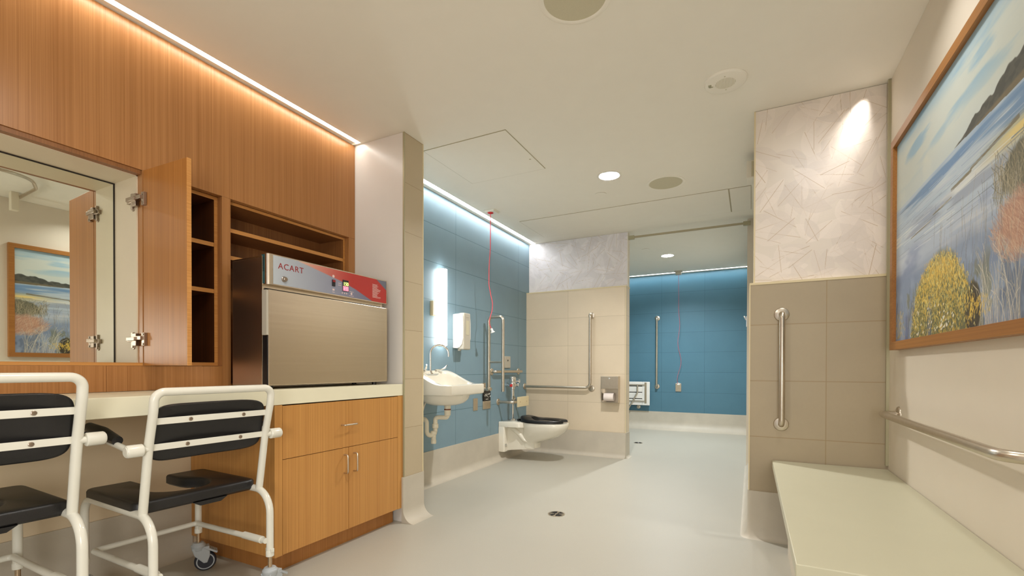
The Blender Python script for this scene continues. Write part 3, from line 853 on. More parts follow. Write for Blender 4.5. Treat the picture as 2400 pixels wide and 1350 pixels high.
prints('lamp_symbol', lambda q: q.box(wx+.0006, wx+.0012, yy(.457), yy(.475), zz(.85), zz(.78)))
prints('switch_caption', bars((.90,), .456, .476)); prints('display_caption', bars((.50,), .508, .534)); prints('display_caption', bars((.58,), .506, .534))
prints('dial_caption', bars((.76,), .612, .652, .015)); prints('dial_caption', bars((.93,), .610, .654, .015))
rr = random.Random(4)
for k in range(17):
    prints('notice_line', bars((.24+k*.036,), .845, .845+rr.uniform(.045, .095), .012))
for y in (wy0+.06, wy1-.06):
    obj('foot', B().cyl((wx-.06, y, .955), (wx-.06, y, wz0), .016, n=16), M['blackp'], t)
    obj('foot', B().cyl((xb+.05, y, .955), (xb+.05, y, wz0), .016, n=16), M['blackp'], t)

# ================================================================ SHOWER CHAIRS
def caster_parts(root, x, y, dirn):
    """caster standing on the floor under (x,y); dirn = direction of the brake pedal"""
    d = Vector((math.cos(dirn), math.sin(dirn), 0)); s = Vector((-d.y, d.x, 0)); wc = Vector((x, y, .05))+d*.030
    rot = Matrix(((d.x, s.x, 0), (d.y, s.y, 0), (0, 0, 1)))
    h = B()
    h.lathe((x, y, .112), (0, 0, 1), [(0, .030), (.012, .031), (.016, .033), (.028, .033), (.032, .028), (.040, .024)], n=24)
    for q in (-1, 1):   # fork cheeks
        a = [(-.030, .128), (.022, .128), (.050, .104), (.050, .078), (.038, .044), (.022, .044), (-.018, .088)]
        lo, hi = (q*.020, q*.026)
        A = [h.bm.verts.new(Vector((x, y, 0))+d*u+s*lo+Vector((0, 0, z))) for u, z in a]
        C2 = [h.bm.verts.new(Vector((x, y, 0))+d*u+s*hi+Vector((0, 0, z))) for u, z in a]
        for i in range(len(a)): h.bm.faces.new((A[i], A[(i+1) % len(a)], C2[(i+1) % len(a)], C2[i]))
        h.bm.faces.new(A[::-1]); h.bm.faces.new(C2)
    h.obox(Vector((x, y, .119))+d*.012, (.072, .050, .022), rot)
    c = obj('caster', h, M['caster'], root, local=True, bevel=.003)
    w = B().lathe(wc-s*.016, s, [(0, .030), (0, .044), (.004, .0485), (.010, .050), (.022, .050), (.028, .0485), (.032, .044), (.030, .022), (.002, .022)], n=36)
    obj('wheel', w, M['tyre'], c, local=True)
    w = B().lathe(wc-s*.0175, s, [(0, .0355), (0, .0405), (.003, .0415), (.032, .0415), (.035, .0405), (.035, .0355)], n=32, caps=False)
    obj('hub', w, M['caster'], c, local=True)
    p = B(); tl = Matrix.Rotation(math.radians(32), 3, s)
    r2 = tl @ rot
    pc_ = Vector((x, y, .104))+d*.060
    p.obox(pc_, (.052, .052, .008), r2)
    for k in range(6): p.obox(pc_ + r2 @ Vector((-.018+k*.008, 0, .005)), (.0035, .050, .003), r2)
    obj('brake_pedal', p, M['caster'], c, local=True)
    return c

def chair(label, loc, rz, group):
    t = thing('shower_chair', label, 'chair', (0, 0, 0), group)
    lw, pw = .2315, .231; rt = .0155
    flx, rlx, px_ = -.257, .351, .270
    zr = .500
    for q in (-1, 1):
        b = B().tube([(flx, q*lw, .205), (flx, q*lw, zr), (rlx, q*lw, zr), (rlx, q*lw, .205)], rt, n=18, fillet=[0, .075, .10, 0], seg=9)
        obj('side_frame', b, M['powder'], t, local=True)
    # back hoop
    b = B().tube([(px_, -pw, zr+.004), (px_+.047, -pw, .765), (px_+.086, -pw, .905), (px_+.095, -pw, .976), (px_+.095, pw, .976), (px_+.086, pw, .905), (px_+.047, pw, .765), (px_, pw, zr+.004)],
                 rt, n=18, fillet=[0, .25, .12, .105, .105, .12, .25, 0], seg=9)
    obj('back_hoop', b, M['powder'], t, local=True)
    for z, xx in ((.863, .336), (.762, .311)):
        cb = obj('crossbar', B().box(xx-.003, xx+.003, -pw, pw, z-.0125, z+.0125), M['powder'], t, local=True, bevel=.001)
        for y in (-.095, .118):
            s_ = B().lathe((xx+.003, y, z), (1, 0, 0), [(0, .0078), (.002, .0076), (.003, .006)], n=16)
            s_.box(xx+.0055, xx+.0066, y-.005, y+.005, z-.001, z+.001)
            obj('screw', s_, M['nickel'], cb, local=True)
    # backrest pad: rounded, slightly hollow sheet
    n = 28; R = []
    def pad(u, w_, off):
        y = u*.222; z = .812+w_*.114
        x = .331-.052+(z-.80)*.24+.030*u*u-off
        return (x, y, z)
    outline = []
    for k in range(48):
        a = 2*PI*k/48; c_, s_ = math.cos(a), math.sin(a); e = .30
        outline.append((math.copysign(abs(c_)**e, c_), math.copysign(abs(s_)**(e*1.25), s_)))
    b = B(); rings = []
    for scale, off in ((.0, .004), (.35, .004), (.7, .004), (.95, .004), (1.0, .012), (1.0, .024), (.95, .032), (.7, .033), (.35, .033), (.0, .033)):
        rings.append([pad(u*max(scale, .01), w_*max(scale, .01), off-.012) for u, w_ in outline])
    b.rings(rings); obj('backrest', b, M['black'], t, local=True, smooth=50)
    # seat with a keyhole opening to the front
    zt = .542; sx, sy = .2325, .2435
    def rc(x, y, cx_, cy_, r, a0, a1, k=6):
        return [(cx_+r*math.cos(a0+(a1-a0)*i/k), cy_+r*math.sin(a0+(a1-a0)*i/k)) for i in range(k+1)]
    r = .035
    out = []
    out += rc(0, 0, -sx+.012, .068+.012, .012, 1.5*PI, PI, 4)                  # right lobe, inner front corner
    out += rc(0, 0, -sx+r, sy-r, r, PI, .5*PI)                              # front right
    out += rc(0, 0, sx-r, sy-r, r, .5*PI, 0)                                # rear right
    out += rc(0, 0, sx-r, -sy+r, r, 0, -.5*PI)
    out += rc(0, 0, -sx+r, -sy+r, r, -.5*PI, -PI)
    out += rc(0, 0, -sx+.012, -.068-.012, .012, -PI, -1.5*PI, 4)
    hole = []
    for k in range(17):
        a = PI+.62 - (2*PI-1.24 - 0)*0 
    for k in range(19):
        a = -PI+.70+(2*PI-1.40)*k/18
        hole.append((.030+.130*math.cos(a), .120*math.sin(a)))
    out += [(-.115, -.068)] + hole + [(-.115, .068)]
    b = B()
    lev = [(zt-.050, .012), (zt-.040, 0), (zt-.010, 0), (zt-.003, .004), (zt, .011)]
    # inset along local normals
    P2 = [Vector((x, y, 0)) for x, y in out]; N2 = []
    for i in range(len(P2)):
        d = (P2[(i+1) % len(P2)]-P2[i-1]); d.normalize(); N2.append(Vector((-d.y, d.x, 0)))
    area = sum(P2[i].x*P2[(i+1) % len(P2)].y-P2[(i+1) % len(P2)].x*P2[i].y for i in range(len(P2)))
    sg = 1 if area > 0 else -1
    RR = [[(p.x+sg*nn.x*ins, p.y+sg*nn.y*ins, z) for p, nn in zip(P2, N2)] for z, ins in lev]
    b.rings(RR, False, False)
    b.bm.verts.ensure_lookup_table(); nP = len(P2)
    tris = tessellate_polygon([[Vector((p.x, p.y, 0)) for p in P2]])
    for tr in tris:
        for base_ in (0, (len(lev)-1)*nP):
            try: b.bm.faces.new([b.bm.verts[base_+i] for i in tr])
            except ValueError: pass
    b.rings([[(.175, -.03, zt-.049), (.228, -.03, zt-.049), (.228, .11, zt-.049), (.175, .11, zt-.049)], [(.18, .0, zt-.068), (.222, .0, zt-.068), (.222, .085, zt-.068), (.18, .085, zt-.068)]])
    b2 = B()
    obj('seat', b, M['black'], t, local=True, smooth=40)
    # lower rails
    zl = .262
    b = B().tube([(rlx, -lw+.02, zl+.015), (flx+.025, -lw+.02, zl), (flx+.025, lw-.02, zl), (rlx, lw-.02, zl+.015)], .0125, n=14, fillet=.02)
    obj('lower_rail', b, M['powder'], t, local=True)
    for q in (-1, 1):
        obj('foot_rest_clip', B().tube([(.185, q*(lw-.02), zl+.013), (.322, q*(lw-.02), zl+.015)], .0165, n=14), M['powder'], t, local=True)
        # armrest hinge sleeve and arm
        ax = px_+.050; az = .760
        b = B().cyl((ax, q*pw, az), (ax, q*(pw+.022), az), .012, n=16)
        b.lathe((ax, q*(pw+.020), az), (0, q, 0), [(0, .021), (.003, .0235), (.048, .0235), (.052, .021), (.052, .018), (.055, .017)], n=24)
        ar = obj('armrest', b, M['powder'], t, local=True)
        b = B().tube([(ax, q*(pw+.055), az-.002), (ax-.10, q*(pw+.055), az+.012), (ax-.34, q*(pw+.055), az+.040)], .0115, n=14, fillet=.05)
        obj('arm_tube', b, M['powder'], ar, local=True)
        b = B().tube([(ax-.11, q*(pw+.055), az+.030), (ax-.24, q*(pw+.055), az+.052), (ax-.36, q*(pw+.055), az+.066)], [.018, .024, .019], n=14)
        obj('arm_pad', b, M['black'], ar, local=True)
    for (x, q) in ((flx, -1), (flx, 1), (rlx, -1), (rlx, 1)):
        b = B().lathe((x, q*lw, .200), (0, 0, 1), [(0, .013), (.002, .0175), (.022, .0178), (.028, .0165)], n=20)
        b.box(x-.021, x+.021, q*lw-.008, q*lw+.008, .222, .238)
        obj('leg_collar', b, M['powder'], t, local=True, bevel=.001)
    for (x, q) in ((flx, -1), (flx, 1), (rlx, -1), (rlx, 1)):
        obj('caster_stem', B().cyl((x, q*lw, .145), (x, q*lw, .30), .0092, n=14), M['brass'], t, local=True)
        caster_parts(t, x, q*lw, PI/2+.25 if x > 0 else PI/2-.45)
    t.location = loc; t.rotation_euler = (0, 0, rz)
    return t
ch = chair('white shower chair with black seat nearest the base cabinet', (-2.327, 1.186, 0), -.041, 'wheeled shower chairs at the counter')
c2 = ch.copy(); COL.objects.link(c2)
c2.location = (-2.361, .520, 0); c2.rotation_euler = (0, 0, -.035)
tag(c2, 'white shower chair with black seat cut off by the left edge of the photo', 'chair', 'wheeled shower chairs at the counter')
LIFT = .060
for k in ch.children:
    q = k.copy(); COL.objects.link(q); q.parent = c2
    if not k.name.startswith('caster'): q.location.z += LIFT
    if k.name.startswith('armrest'):     # this chair's arms are folded level under the counter
        pv = Vector((.320, 0, .760)); rm = Matrix.Rotation(math.radians(-16), 3, 'Y')
        q.rotation_euler = rm.to_euler(); q.location = pv - rm @ pv + Vector((0, 0, LIFT))
    for g_ in k.children:
        d = g_.copy(); COL.objects.link(d); d.parent = q

# ================================================================ SINK
SY0, SY1, SX0, SX1 = 3.04, 3.60, XB+.003, -2.107
t = thing('wall_sink', 'white porcelain wall hung sink on the blue tiled wall', 'sink', (-2.4, 3.32, .76))
def sink():
    nx, ny = 44, 44; b = B(); bm = b.bm
    def edge(u, v):    # plan: rounded front corners
        x = SX0+u*(SX1-SX0); y = SY0+v*(SY1-SY0)
        return x, y
    def plan(u, v):
        # superellipse squeeze of the two front corners
        fu = max(0, (u-.84)/.16); k = 1-.10*fu**3
        return SX0+u*(SX1-SX0), (SY0+SY1)/2+(v-.5)*(SY1-SY0)*k
    def topz(u, v):
        back = 1-min(1, max(0, (u-.14)/.70)); back = back*back*(3-2*back)
        z = .928+.118*back
        # basin
        du = (u-.58)/.34; dv = (v-.5)/.38
        d = (abs(du)**3+abs(dv)**3)**(1/3)
        if d < 1: z = z-.145*(1-d**3)**.75 - max(0, z-.93)*.8*(1-d)
        elif u > .93 or v < .06 or v > .94:
            pass
        return z
    top = [[None]*(ny+1) for _ in range(nx+1)]
    for i in range(nx+1):
        for j in range(ny+1):
            u, v = i/nx, j/ny
            x, y = plan(u, v); z = topz(u, v)
            e = min(1-u, v, 1-v)
            if e < .012: z -= .006
            top[i][j] = bm.verts.new((x, y, z))
    for i in range(nx):
        for j in range(ny):
            bm.faces.new((top[i][j], top[i+1][j], top[i+1][j+1], top[i][j+1]))
    loop = [top[i][0] for i in range(nx+1)] + [top[nx][j] for j in range(1, ny+1)] + [top[i][ny] for i in range(nx-1, -1, -1)] + [top[0][j] for j in range(ny-1, 0, -1)]
    cx_, cy_ = -2.36, (SY0+SY1)/2
    # underside: apron then bowl
    levels = []
    prev = loop
    def ring(f_, zf, uscale):
        r = []
        for v in loop:
            r.append(bm.verts.new((cx_+(v.co.x-cx_)*uscale, cy_+(v.co.y-cy_)*uscale, zf(v))))
        return r
    rs = [ring(0, lambda v: .852, 1.0), ring(0, lambda v: .842, .97)]
    def bowl(s_, z):
        r = []
        for v in loop:
            dx_, dy_ = v.co.x-cx_, v.co.y-cy_
            # blend the rectangle into an ellipse
            a = math.atan2(dy_/.28, dx_/.25); ex, ey = .225*math.cos(a), .215*math.sin(a)
            r.append(bm.verts.new((max(SX0, cx_+.005+ex*s_), cy_+ey*s_, z)))
        return r
    rs += [bowl(1.0, .835), bowl(.94, .800), bowl(.80, .770), bowl(.56, .750), bowl(.2, .744)]
    seq = [loop]+rs; n = len(loop)
    for a, c in zip(seq, seq[1:]):
        for i in range(n):
            bm.faces.new((a[i], c[i], c[(i+1) % n], a[(i+1) % n]))
    bm.faces.new(rs[-1])
    return b
obj('basin', sink(), M['porcelain'], t, smooth=50)
obj('drain_ring', B().lathe((-2.32, 3.32, .803), (0, 0, 1), [(0, .022), (.002, .024), (.003, .018)]), M['chrome'], t)
b = B().lathe((-2.505, 3.32, 1.012), (0, 0, 1), [(0, .0), (0, .03), (.010, .03), (.012, .02), (.03, .018), (.032, .012)], n=24)
b.box(-2.53, -2.48, 3.22, 3.42, 1.000, 1.016)
b.tube([(-2.505, 3.32, 1.03), (-2.505, 3.32, 1.30), (-2.47, 3.36, 1.30), (-2.385, 3.44, 1.30), (-2.365, 3.455, 1.215)], [.010]*200, n=14, fillet=[0, .05, .0, .05, 0], seg=8) if False else None
arc = [(-2.505, 3.32, 1.02), (-2.505, 3.32, 1.19)]
for k in range(1, 13):
    a = PI*k/12*1.02; rr_ = .075
    arc.append((-2.505+rr_*(1-math.cos(a))*.78, 3.32+rr_*(1-math.cos(a))*.72, 1.19+rr_*1.05*math.sin(a)))
arc.append((arc[-1][0], arc[-1][1], 1.165))
b.tube(arc, .0095, n=14)
fa = obj('faucet', b, M['chrome'], t, bevel=.0)
for q in (-1, 1):
    hx, hy = -2.505, 3.32+q*.080
    h = B().lathe((hx, hy, 1.014), (0, 0, 1), [(0, .018), (.010, .017), (.014, .012), (.030, .011), (.034, .014), (.040, .012)], n=20)
    h.tube([(hx, hy, 1.046), (hx+.03, hy+q*.025, 1.048), (hx+.06, hy+q*.055, 1.066), (hx+.075, hy+q*.068, 1.092)], [.007, .0075, .009, .006], n=10)
    obj('faucet_handle', h, M['chrome'], fa)
# trap
b = B().lathe((-2.32, 3.32, .715), (0, 0, 1), [(0, .026), (.012, .027), (.035, .029)], n=24)
obj('tailpiece', b, M['pvc'], t)
obj('washer', B().lathe((-2.32, 3.32, .705), (0, 0, 1), [(0, .029), (.010, .029)], n=24), M['rust'], t)
b = B().lathe((-2.32, 3.32, .655), (0, 0, 1), [(0, .018), (.004, .026), (.05, .028)], n=24)
b.tube([(-2.32, 3.32, .68), (-2.32, 3.32, .640), (-2.40, 3.295, .640), (-2.425, 3.288, .630), (-2.425, 3.288, .53)], .019, n=16, fillet=[0, .022, 0, .03, 0])
b.lathe((-2.425, 3.288, .545), (0, 0, 1), [(0, .024), (.004, .027), (.035, .027), (.04, .022)], n=20)
b.tube([(-2.425, 3.288, .57), (-2.425, 3.288, .49), (-2.45, 3.20, .49), (-2.45, 3.20, .57)], .019, n=16, fillet=[0, .042, .042, 0])
b.lathe((-2.43, 3.27, .415), (0, 0, 1), [(0, .020), (.003, .023), (.03, .023), (.034, .020), (.075, .022), (.080, .028), (.105, .028), (.11, .022)], n=20)
b.tube([(-2.45, 3.20, .56), (-2.45, 3.20, .63), (-2.60, 3.20, .63)], .019, n=16, fillet=.04)
obj('drain_trap', b, M['pvc'], t)
obj('supply_hose', B().tube([(-2.60, 3.24, .68), (-2.53, 3.24, .68), (-2.50, 3.25, .78)], .008, n=10, fillet=.03), M['steel'], t)

# ---- lamp, switch plate and soap dispenser over the sink
t = thing('vertical_wall_light', 'tall glowing white tube light on the blue wall above the sink', 'light', (XB, 3.62, 1.272))
R = []
for z in (1.276, 1.990):
    R.append([(XB+.012+.062*math.sin(PI*k/14), 3.615-.05*math.cos(PI*k/14), z) for k in range(15)])
obj('diffuser', B().rings(R), M['sconce'], t)
obj('back_plate', B().box(XB-.001, XB+.012, 3.580, 3.650, 1.272, 1.994), M['white'], t, smooth=0)
b = B().box(XB-.001, XB+.030, 3.465, 3.545, 1.545, 1.680)
t = thing('wall_box', 'small cream box mounted on blue wall just left of the tube light', 'box', (XB, 3.5, 1.545))
obj('cover', b, M['cap'], t, smooth=0, bevel=.003)
obj('face', B().box(XB+.030, XB+.0325, 3.470, 3.540, 1.550, 1.675), M['plastic'], t, smooth=0)

t = thing('soap_dispenser', 'white wall soap dispenser right of the tube light', 'dispenser', (XB, 3.94, 1.23))
# cover outline in X-Z (projecting profile), extruded in Y
prof = [(XB-.001, 1.262), (XB-.001, 1.595), (XB+.095, 1.600), (XB+.112, 1.585), (XB+.118, 1.50), (XB+.118, 1.36), (XB+.105, 1.30), (XB+.080, 1.268), (XB+.050, 1.258)]
obj('body', B().prism(prof, 3.83, 3.975, 'y'), M['plastic'], t, bevel=.006)
b = B().box(XB+.060, XB+.124, 3.842, 3.962, 1.245, 1.606)
obj('push_bar', b, M['plastic_g'], t, bevel=.012, seg=3)
obj('window', B().box(XB+.122, XB+.126, 3.875, 3.930, 1.39, 1.53), M['grille'], t, bevel=.001)
obj('badge', B().box(XB+.122, XB+.126, 3.878, 3.926, 1.562, 1.576), M['plastic_g'], t, bevel=.001)
obj('nozzle', B().cyl((XB+.045, 3.88, 1.235), (XB+.045, 3.88, 1.262), .016), M['plastic_g'], t)

t = thing('outlet_plate', 'narrow steel cover plate low on the blue wall beneath the sink edge', 'outlet', (XB, 4.25, .61))
obj('plate', B().box(XB-.001, XB+.008, 4.205, 4.292, .612, .742), M['steel'], t, bevel=.002)
obj('screw', B().lathe((XB+.008, 4.248, .72), (1, 0, 0), [(0, .004), (.0015, .0035)], n=10), M['nickel'], t)
t = thing('call_jack', 'steel wall jack plate with black scribbled sticker beside the toilet', 'wall jack', (XB, 4.48, .61))
obj('plate', B().box(XB-.001, XB+.010, 4.40, 4.565, .612, .700), M['steel'], t, bevel=.002)
st_ = obj('sticker', B().box(XB-.001, XB+.011, 4.405, 4.56, .703, .815), M['blackp'], t, smooth=0)
b = B(); rr = random.Random(9)
for k in range(9):
    y = 4.422+k*.0145; z = .765+rr.uniform(-.018, .018)
    b.tube([(XB+.012, y, z), (XB+.012, y+.012, z+rr.uniform(-.022, .022)), (XB+.012, y+.018, z+rr.uniform(-.02, .02))], .0028, n=6)
b.box(XB+.011, XB+.0125, 4.455, 4.51, .717, .724)
obj('scribble', b, M['plastic'], st_)

# ================================================================ GRAB BARS
def flange(b, c, axis, r=.040):
    return b.lathe(c, axis, [(0, r), (.003, r), (.008, r*.92), (.012, r*.62), (.013, r*.4)], n=28)
def bar(name, label, pts, flanges, r=.016, fil=.045, fr=.040):
    lo = Vector(pts[0]); t = thing(name, label, 'grab bar', tuple(lo))
    obj('rail', B().tube(pts, r, n=18, fillet=fil, seg=8), M['steel'], t)
    for c, ax in flanges: obj('flange', flange(B(), c, ax, fr), M['steel'], t)
    return t
bar('grab_bar', 'L shaped steel grab bar on the beige tiled wall beside the toilet',
    [(XB+.002, 5.465, .828), (-1.735, 5.465, .828), (-1.735, 5.465, 1.705), (-1.735, 5.52, 1.705)],
    [((XB, 5.465, .828), (1, 0, 0)), ((-1.735, YP, 1.705), (0, -1, 0)), ((-1.732, YP, .818), (0, -1, 0))], .0165, [0, .06, .045, 0])
bar('grab_bar', 'vertical steel grab bar on the beige tiled wall over the white bench',
    [(.165, 3.32, 1.400), (.165, 3.262, 1.400), (.165, 3.262, .725), (.165, 3.32, .725)],
    [((.165, 3.32, 1.400), (0, -1, 0)), ((.165, 3.32, .725), (0, -1, 0))], .017, .035, .042)
bar('grab_bar', 'horizontal steel grab bar on the right wall under the painting',
    [(.69, 3.10, .828), (.618, 3.10, .828), (.618, 1.775, .828), (.69, 1.735, .828)],
    [((.69, 3.10, .828), (-1, 0, 0)), ((.69, 1.735, .828), (-1, 0, 0))], .0175, [0, .05, .07, 0], .042)
bar('grab_bar', 'vertical steel grab bar on the far blue shower wall',
    [(-1.467, YB, 1.935), (-1.467, YB-.06, 1.935), (-1.467, YB-.06, .745), (-1.467, YB, .745)],
    [((-1.467, YB, 1.935), (0, -1, 0)), ((-1.467, YB, .745), (0, -1, 0))], .019, .035, .045)
bar('grab_bar', 'short horizontal steel grab bar on the blue wall behind the toilet',
    [(XB, 4.60, 1.022), (XB+.055, 4.60, 1.022), (XB+.055, 5.28, 1.022), (XB, 5.28, 1.022)],
    [((XB, 4.60, 1.022), (1, 0, 0)), ((XB, 5.28, 1.022), (1, 0, 0))], .0165, .04)
# fold-up support rail
t = thing('folding_support_rail', 'fold up steel support rail raised upright beside the toilet', 'grab bar', (XB, 4.41, .82))
obj('loop', B().tube([(-2.54, 4.41, .84), (-2.54, 4.41, 1.617), (-2.366, 4.41, 1.617), (-2.366, 4.41, .812)], .0165, n=18, fillet=.045), M['steel'], t)
obj('brace', B().cyl((-2.54, 4.41, 1.128), (-2.366, 4.41, 1.128), .010), M['steel'], t)
obj('hinge_bracket', B().box(XB-.001, XB+.008, 4.36, 4.46, .79, .90).cyl((XB+.006, 4.41, .835), (XB+.10, 4.41, .835), .020).cyl((-2.54, 4.37, .835), (-2.54, 4.45, .835), .018), M['steel'], t, bevel=.001)

# ================================================================ TOILET
TY = 4.95
t = thing('wall_toilet', 'white wall hung toilet with open black seat', 'toilet', (-2.3, TY, .09))
def se(cx_, cy_, rx, ry, z, n=40, e=.75, x_back=None):
    r = []
    for k in range(n):
        a = 2*PI*k/n; c_, s_ = math.cos(a), math.sin(a)
        x = cx_+rx*math.copysign(abs(c_)**e, c_); y = cy_+ry*math.copysign(abs(s_)**e, s_)
        r.append((max(x, XB+.004), y, z))
    return r
b = B()
# bowl, lofted from below
b.rings([se(-2.285, TY, .085, .095, .142), se(-2.28, TY, .105, .108, .150), se(-2.28, TY, .108, .110, .205), se(-2.255, TY, .135, .116, .228), se(-2.20, TY, .178, .130, .252),
         se(-2.15, TY, .220, .152, .295), se(-2.115, TY, .250, .172, .345), se(-2.10, TY, .264, .183, .395), se(-2.10, TY, .268, .186, .428), se(-2.10, TY, .262, .182, .440), se(-2.10, TY, .24, .165, .443)])
# top deck
def rbox(x0, x1, y0, y1, z0, z1, r=.02): 
    pts = []
    for (cx_, cy_, a0) in ((x1-r, y1-r, 0), (x0+.001, y1-.001, PI/2), (x0+.001, y0+.001, PI), (x1-r, y0+r, 1.5*PI)):
        rr_ = r if cx_ == x1-r else .001
        for k in range(5): pts.append((cx_+rr_*math.cos(a0+k*PI/8), cy_+rr_*math.sin(a0+k*PI/8)))
    b.rings([[(p[0], p[1], z) for p in pts] for z in (z0, z1-.008)] + [[((x0+x1)/2+(p[0]-(x0+x1)/2)*.985, (y0+y1)/2+(p[1]-(y0+y1)/2)*.96, z1) for p in pts]])
rbox(XB+.004, -2.30, TY-.185, TY+.185, .385, .443, .09)
rbox(XB+.004, -2.535, TY-.187, TY+.187, .095, .390, .02)
# lower body running back to the wall plate, bottom edge rising to the front
b.rings([[(XB+.004, TY+q*.118, z) for q, z in ((-1, .097), (1, .097), (1, .40), (-1, .40))], [(-2.40, TY+q*.112, z) for q, z in ((-1, .122), (1, .122), (1, .40), (-1, .40))], [(-2.20, TY+q*.098, z) for q, z in ((-1, .142), (1, .142), (1, .40), (-1, .40))]])
# trapway rolls on both flanks
for q in (-1, 1):
    b.tube([(-2.52, TY+q*.098, .372), (-2.44, TY+q*.104, .352), (-2.375, TY+q*.106, .300), (-2.32, TY+q*.104, .240), (-2.265, TY+q*.088, .205)], [.024, .030, .030, .028, .018], n=14)
obj('bowl', b, M['porcelain'], t, smooth=50)
for z in (.385, .17):
    for q in (-1, 1): obj('bolt_cap', B().lathe((-2.535, TY+q*.155, z), (1, 0, 0), [(0, .019), (.010, .018), (.016, .012), (.018, .004)], n=18), M['chrome'], t)
# seat, open at the front, thicker and raised towards the hinge
b = B(); ro, ri = [], []
n = 36; a0 = .30
def seat_z(x): 
    k = max(0, min(1, (-2.20-x)/.16)); return .478+.030*k*k
rows = []
for k in range(n+1):
    a = a0+(2*PI-2*a0)*k/n
    c_, s_ = math.cos(a), math.sin(a)
    xo, yo = -2.135+(.292 if c_ > 0 else .265)*c_, TY+.192*math.copysign(abs(s_)**.85, s_)
    xi, yi = -2.10+.175*c_, TY+.110*s_
    zo = seat_z(xo)
    rows.append([(xo, yo, .450), (xo, yo, zo-.010), (xo+(xi-xo)*.10, yo+(yi-yo)*.10, zo), (xo+(xi-xo)*.8, yo+(yi-yo)*.8, zo-.004), (xi, yi, zo-.012), (xi, yi, .450)])
b.rings(rows)
obj('seat', b, M['blackp'], t, smooth=50)
obj('seat_hinge', B().cyl((-2.405, TY-.09, .462), (-2.405, TY+.09, .462), .014), M['blackp'], t)
# flush valve
fv = thing('flush_valve', 'chrome flush valve rising behind the toilet', 'flush valve', (-2.525, TY, .443))
X0 = -2.525
obj('flush_pipe', B().lathe((X0, TY, .443), (0, 0, 1), [(0, .030), (.010, .032), (.020, .026), (.024, .014), (.22, .014)], n=24), M['chrome'], fv)
obj('vacuum_breaker', B().lathe((X0, TY, .655), (0, 0, 1), [(0, .018), (.004, .026), (.022, .026), (.026, .021), (.155, .021), (.16, .028), (.185, .028)], n=24), M['chrome'], fv)
b = B().lathe((X0, TY, .835), (0, 0, 1), [(0, .022), (.010, .040), (.045, .043), (.055, .036), (.075, .040), (.112, .040), (.126, .032), (.132, .012)], n=28)
b.cyl((X0, TY, .862), (XB, TY, .862), .017)
obj('valve_body', b, M['chrome'], fv)
b = B().cyl((X0+.01, TY+.01, .862), (X0+.040, TY+.055, .862), .013).lathe((X0+.034, TY+.052, .862), (.5, .8, 0), [(0, .020), (.008, .024), (.014, .018)], n=18)
b.cyl((X0, TY+.02, .905), (X0+.035, TY+.070, .905), .010).lathe((X0+.035, TY+.07, .905), (.5, .8, 0), [(0, .024), (.018, .027), (.024, .016)], n=18)
obj('stop_knob', b, M['chrome'], fv)
b = B().cyl((X0, TY-.01, .858), (X0+.01, TY-.058, .858), .013); obj('button_stem', b, M['chrome'], fv)
obj('red_button', B().lathe((X0+.010, TY-.056, .858), (.25, -1, 0), [(0, .017), (.006, .017), (.010, .012)], n=18), M['red'], fv)
# sensor plate and back support
t = thing('sensor_plate', 'small grey sensor plate on the blue wall above the flush valve', 'sensor', (XB, 4.98, 1.065))
obj('plate', B().box(XB-.001, XB+.014, 4.905, 5.045, 1.065, 1.205), M['plastic_g'], t, bevel=.004)
obj('lens', B().cyl((XB+.014, 4.975, 1.155), (XB+.0155, 4.975, 1.155), .011), M['blackp'], t)
t = thing('toilet_back_support', 'cream back support board on a steel bracket behind the toilet seat', 'back support', (XB, 4.95, .615))
obj('bracket', B().tube([(XB+.002, 4.755, .672), (-2.415, 4.755, .672), (-2.415, 5.165, .672), (XB+.002, 5.165, .672)], .0155, n=16, fillet=.045), M['steel'], t)
for y in (4.755, 5.165): obj('flange', flange(B(), (XB, y, .672), (1, 0, 0)), M['steel'], t)
pd = obj('board', B().box(-2.400, -2.384, 4.815, 5.105, .614, .730), M['cap'], t, bevel=.003)
for y in (4.875, 5.045): obj('screw', B().lathe((-2.384, y, .672), (1, 0, 0), [(0, .008), (.0015, .007)], n=12), M['brass'], pd)

# ---- toilet paper dispenser and roll
t = thing('paper_dispenser', 'steel toilet paper dispenser on the beige wall by the shower opening', 'dispenser', (-1.50, YP, .66))
px0, px1 = -1.588, -1.385; yd = YP-.098
b = B().box(px0, px1, YP-.006, YP-.001, .66, .968).box(px1-.004, px1, yd+.01, YP-.006, .66, .968).box(px0, px0+.004, yd+.01, YP-.006, .66, .968).box(px0+.004, px1-.004, yd+.01, YP-.006, .66, .665)
obj('housing', b, M['steel'], t, smooth=0)
cv_ = obj('cover', B().box(px0-.004, px1+.002, yd, YP-.008, .822, .970), M['steel'], t, smooth=0, bevel=.004)
obj('lock', B().lathe((-1.487, yd, .943), (0, -1, 0), [(0, .010), (.004, .010), (.006, .007)], n=16), M['chrome'], cv_)
b = B().lathe((-1.560, YP-.050, .722), (1, 0, 0), [(0, .018), (0, .046), (.004, .048), (.112, .048), (.116, .046), (.116, .018)], n=30)
tag(obj('toilet_roll', b, M['paper']), 'white toilet roll in the lower opening of the steel dispenser', 'toilet roll')

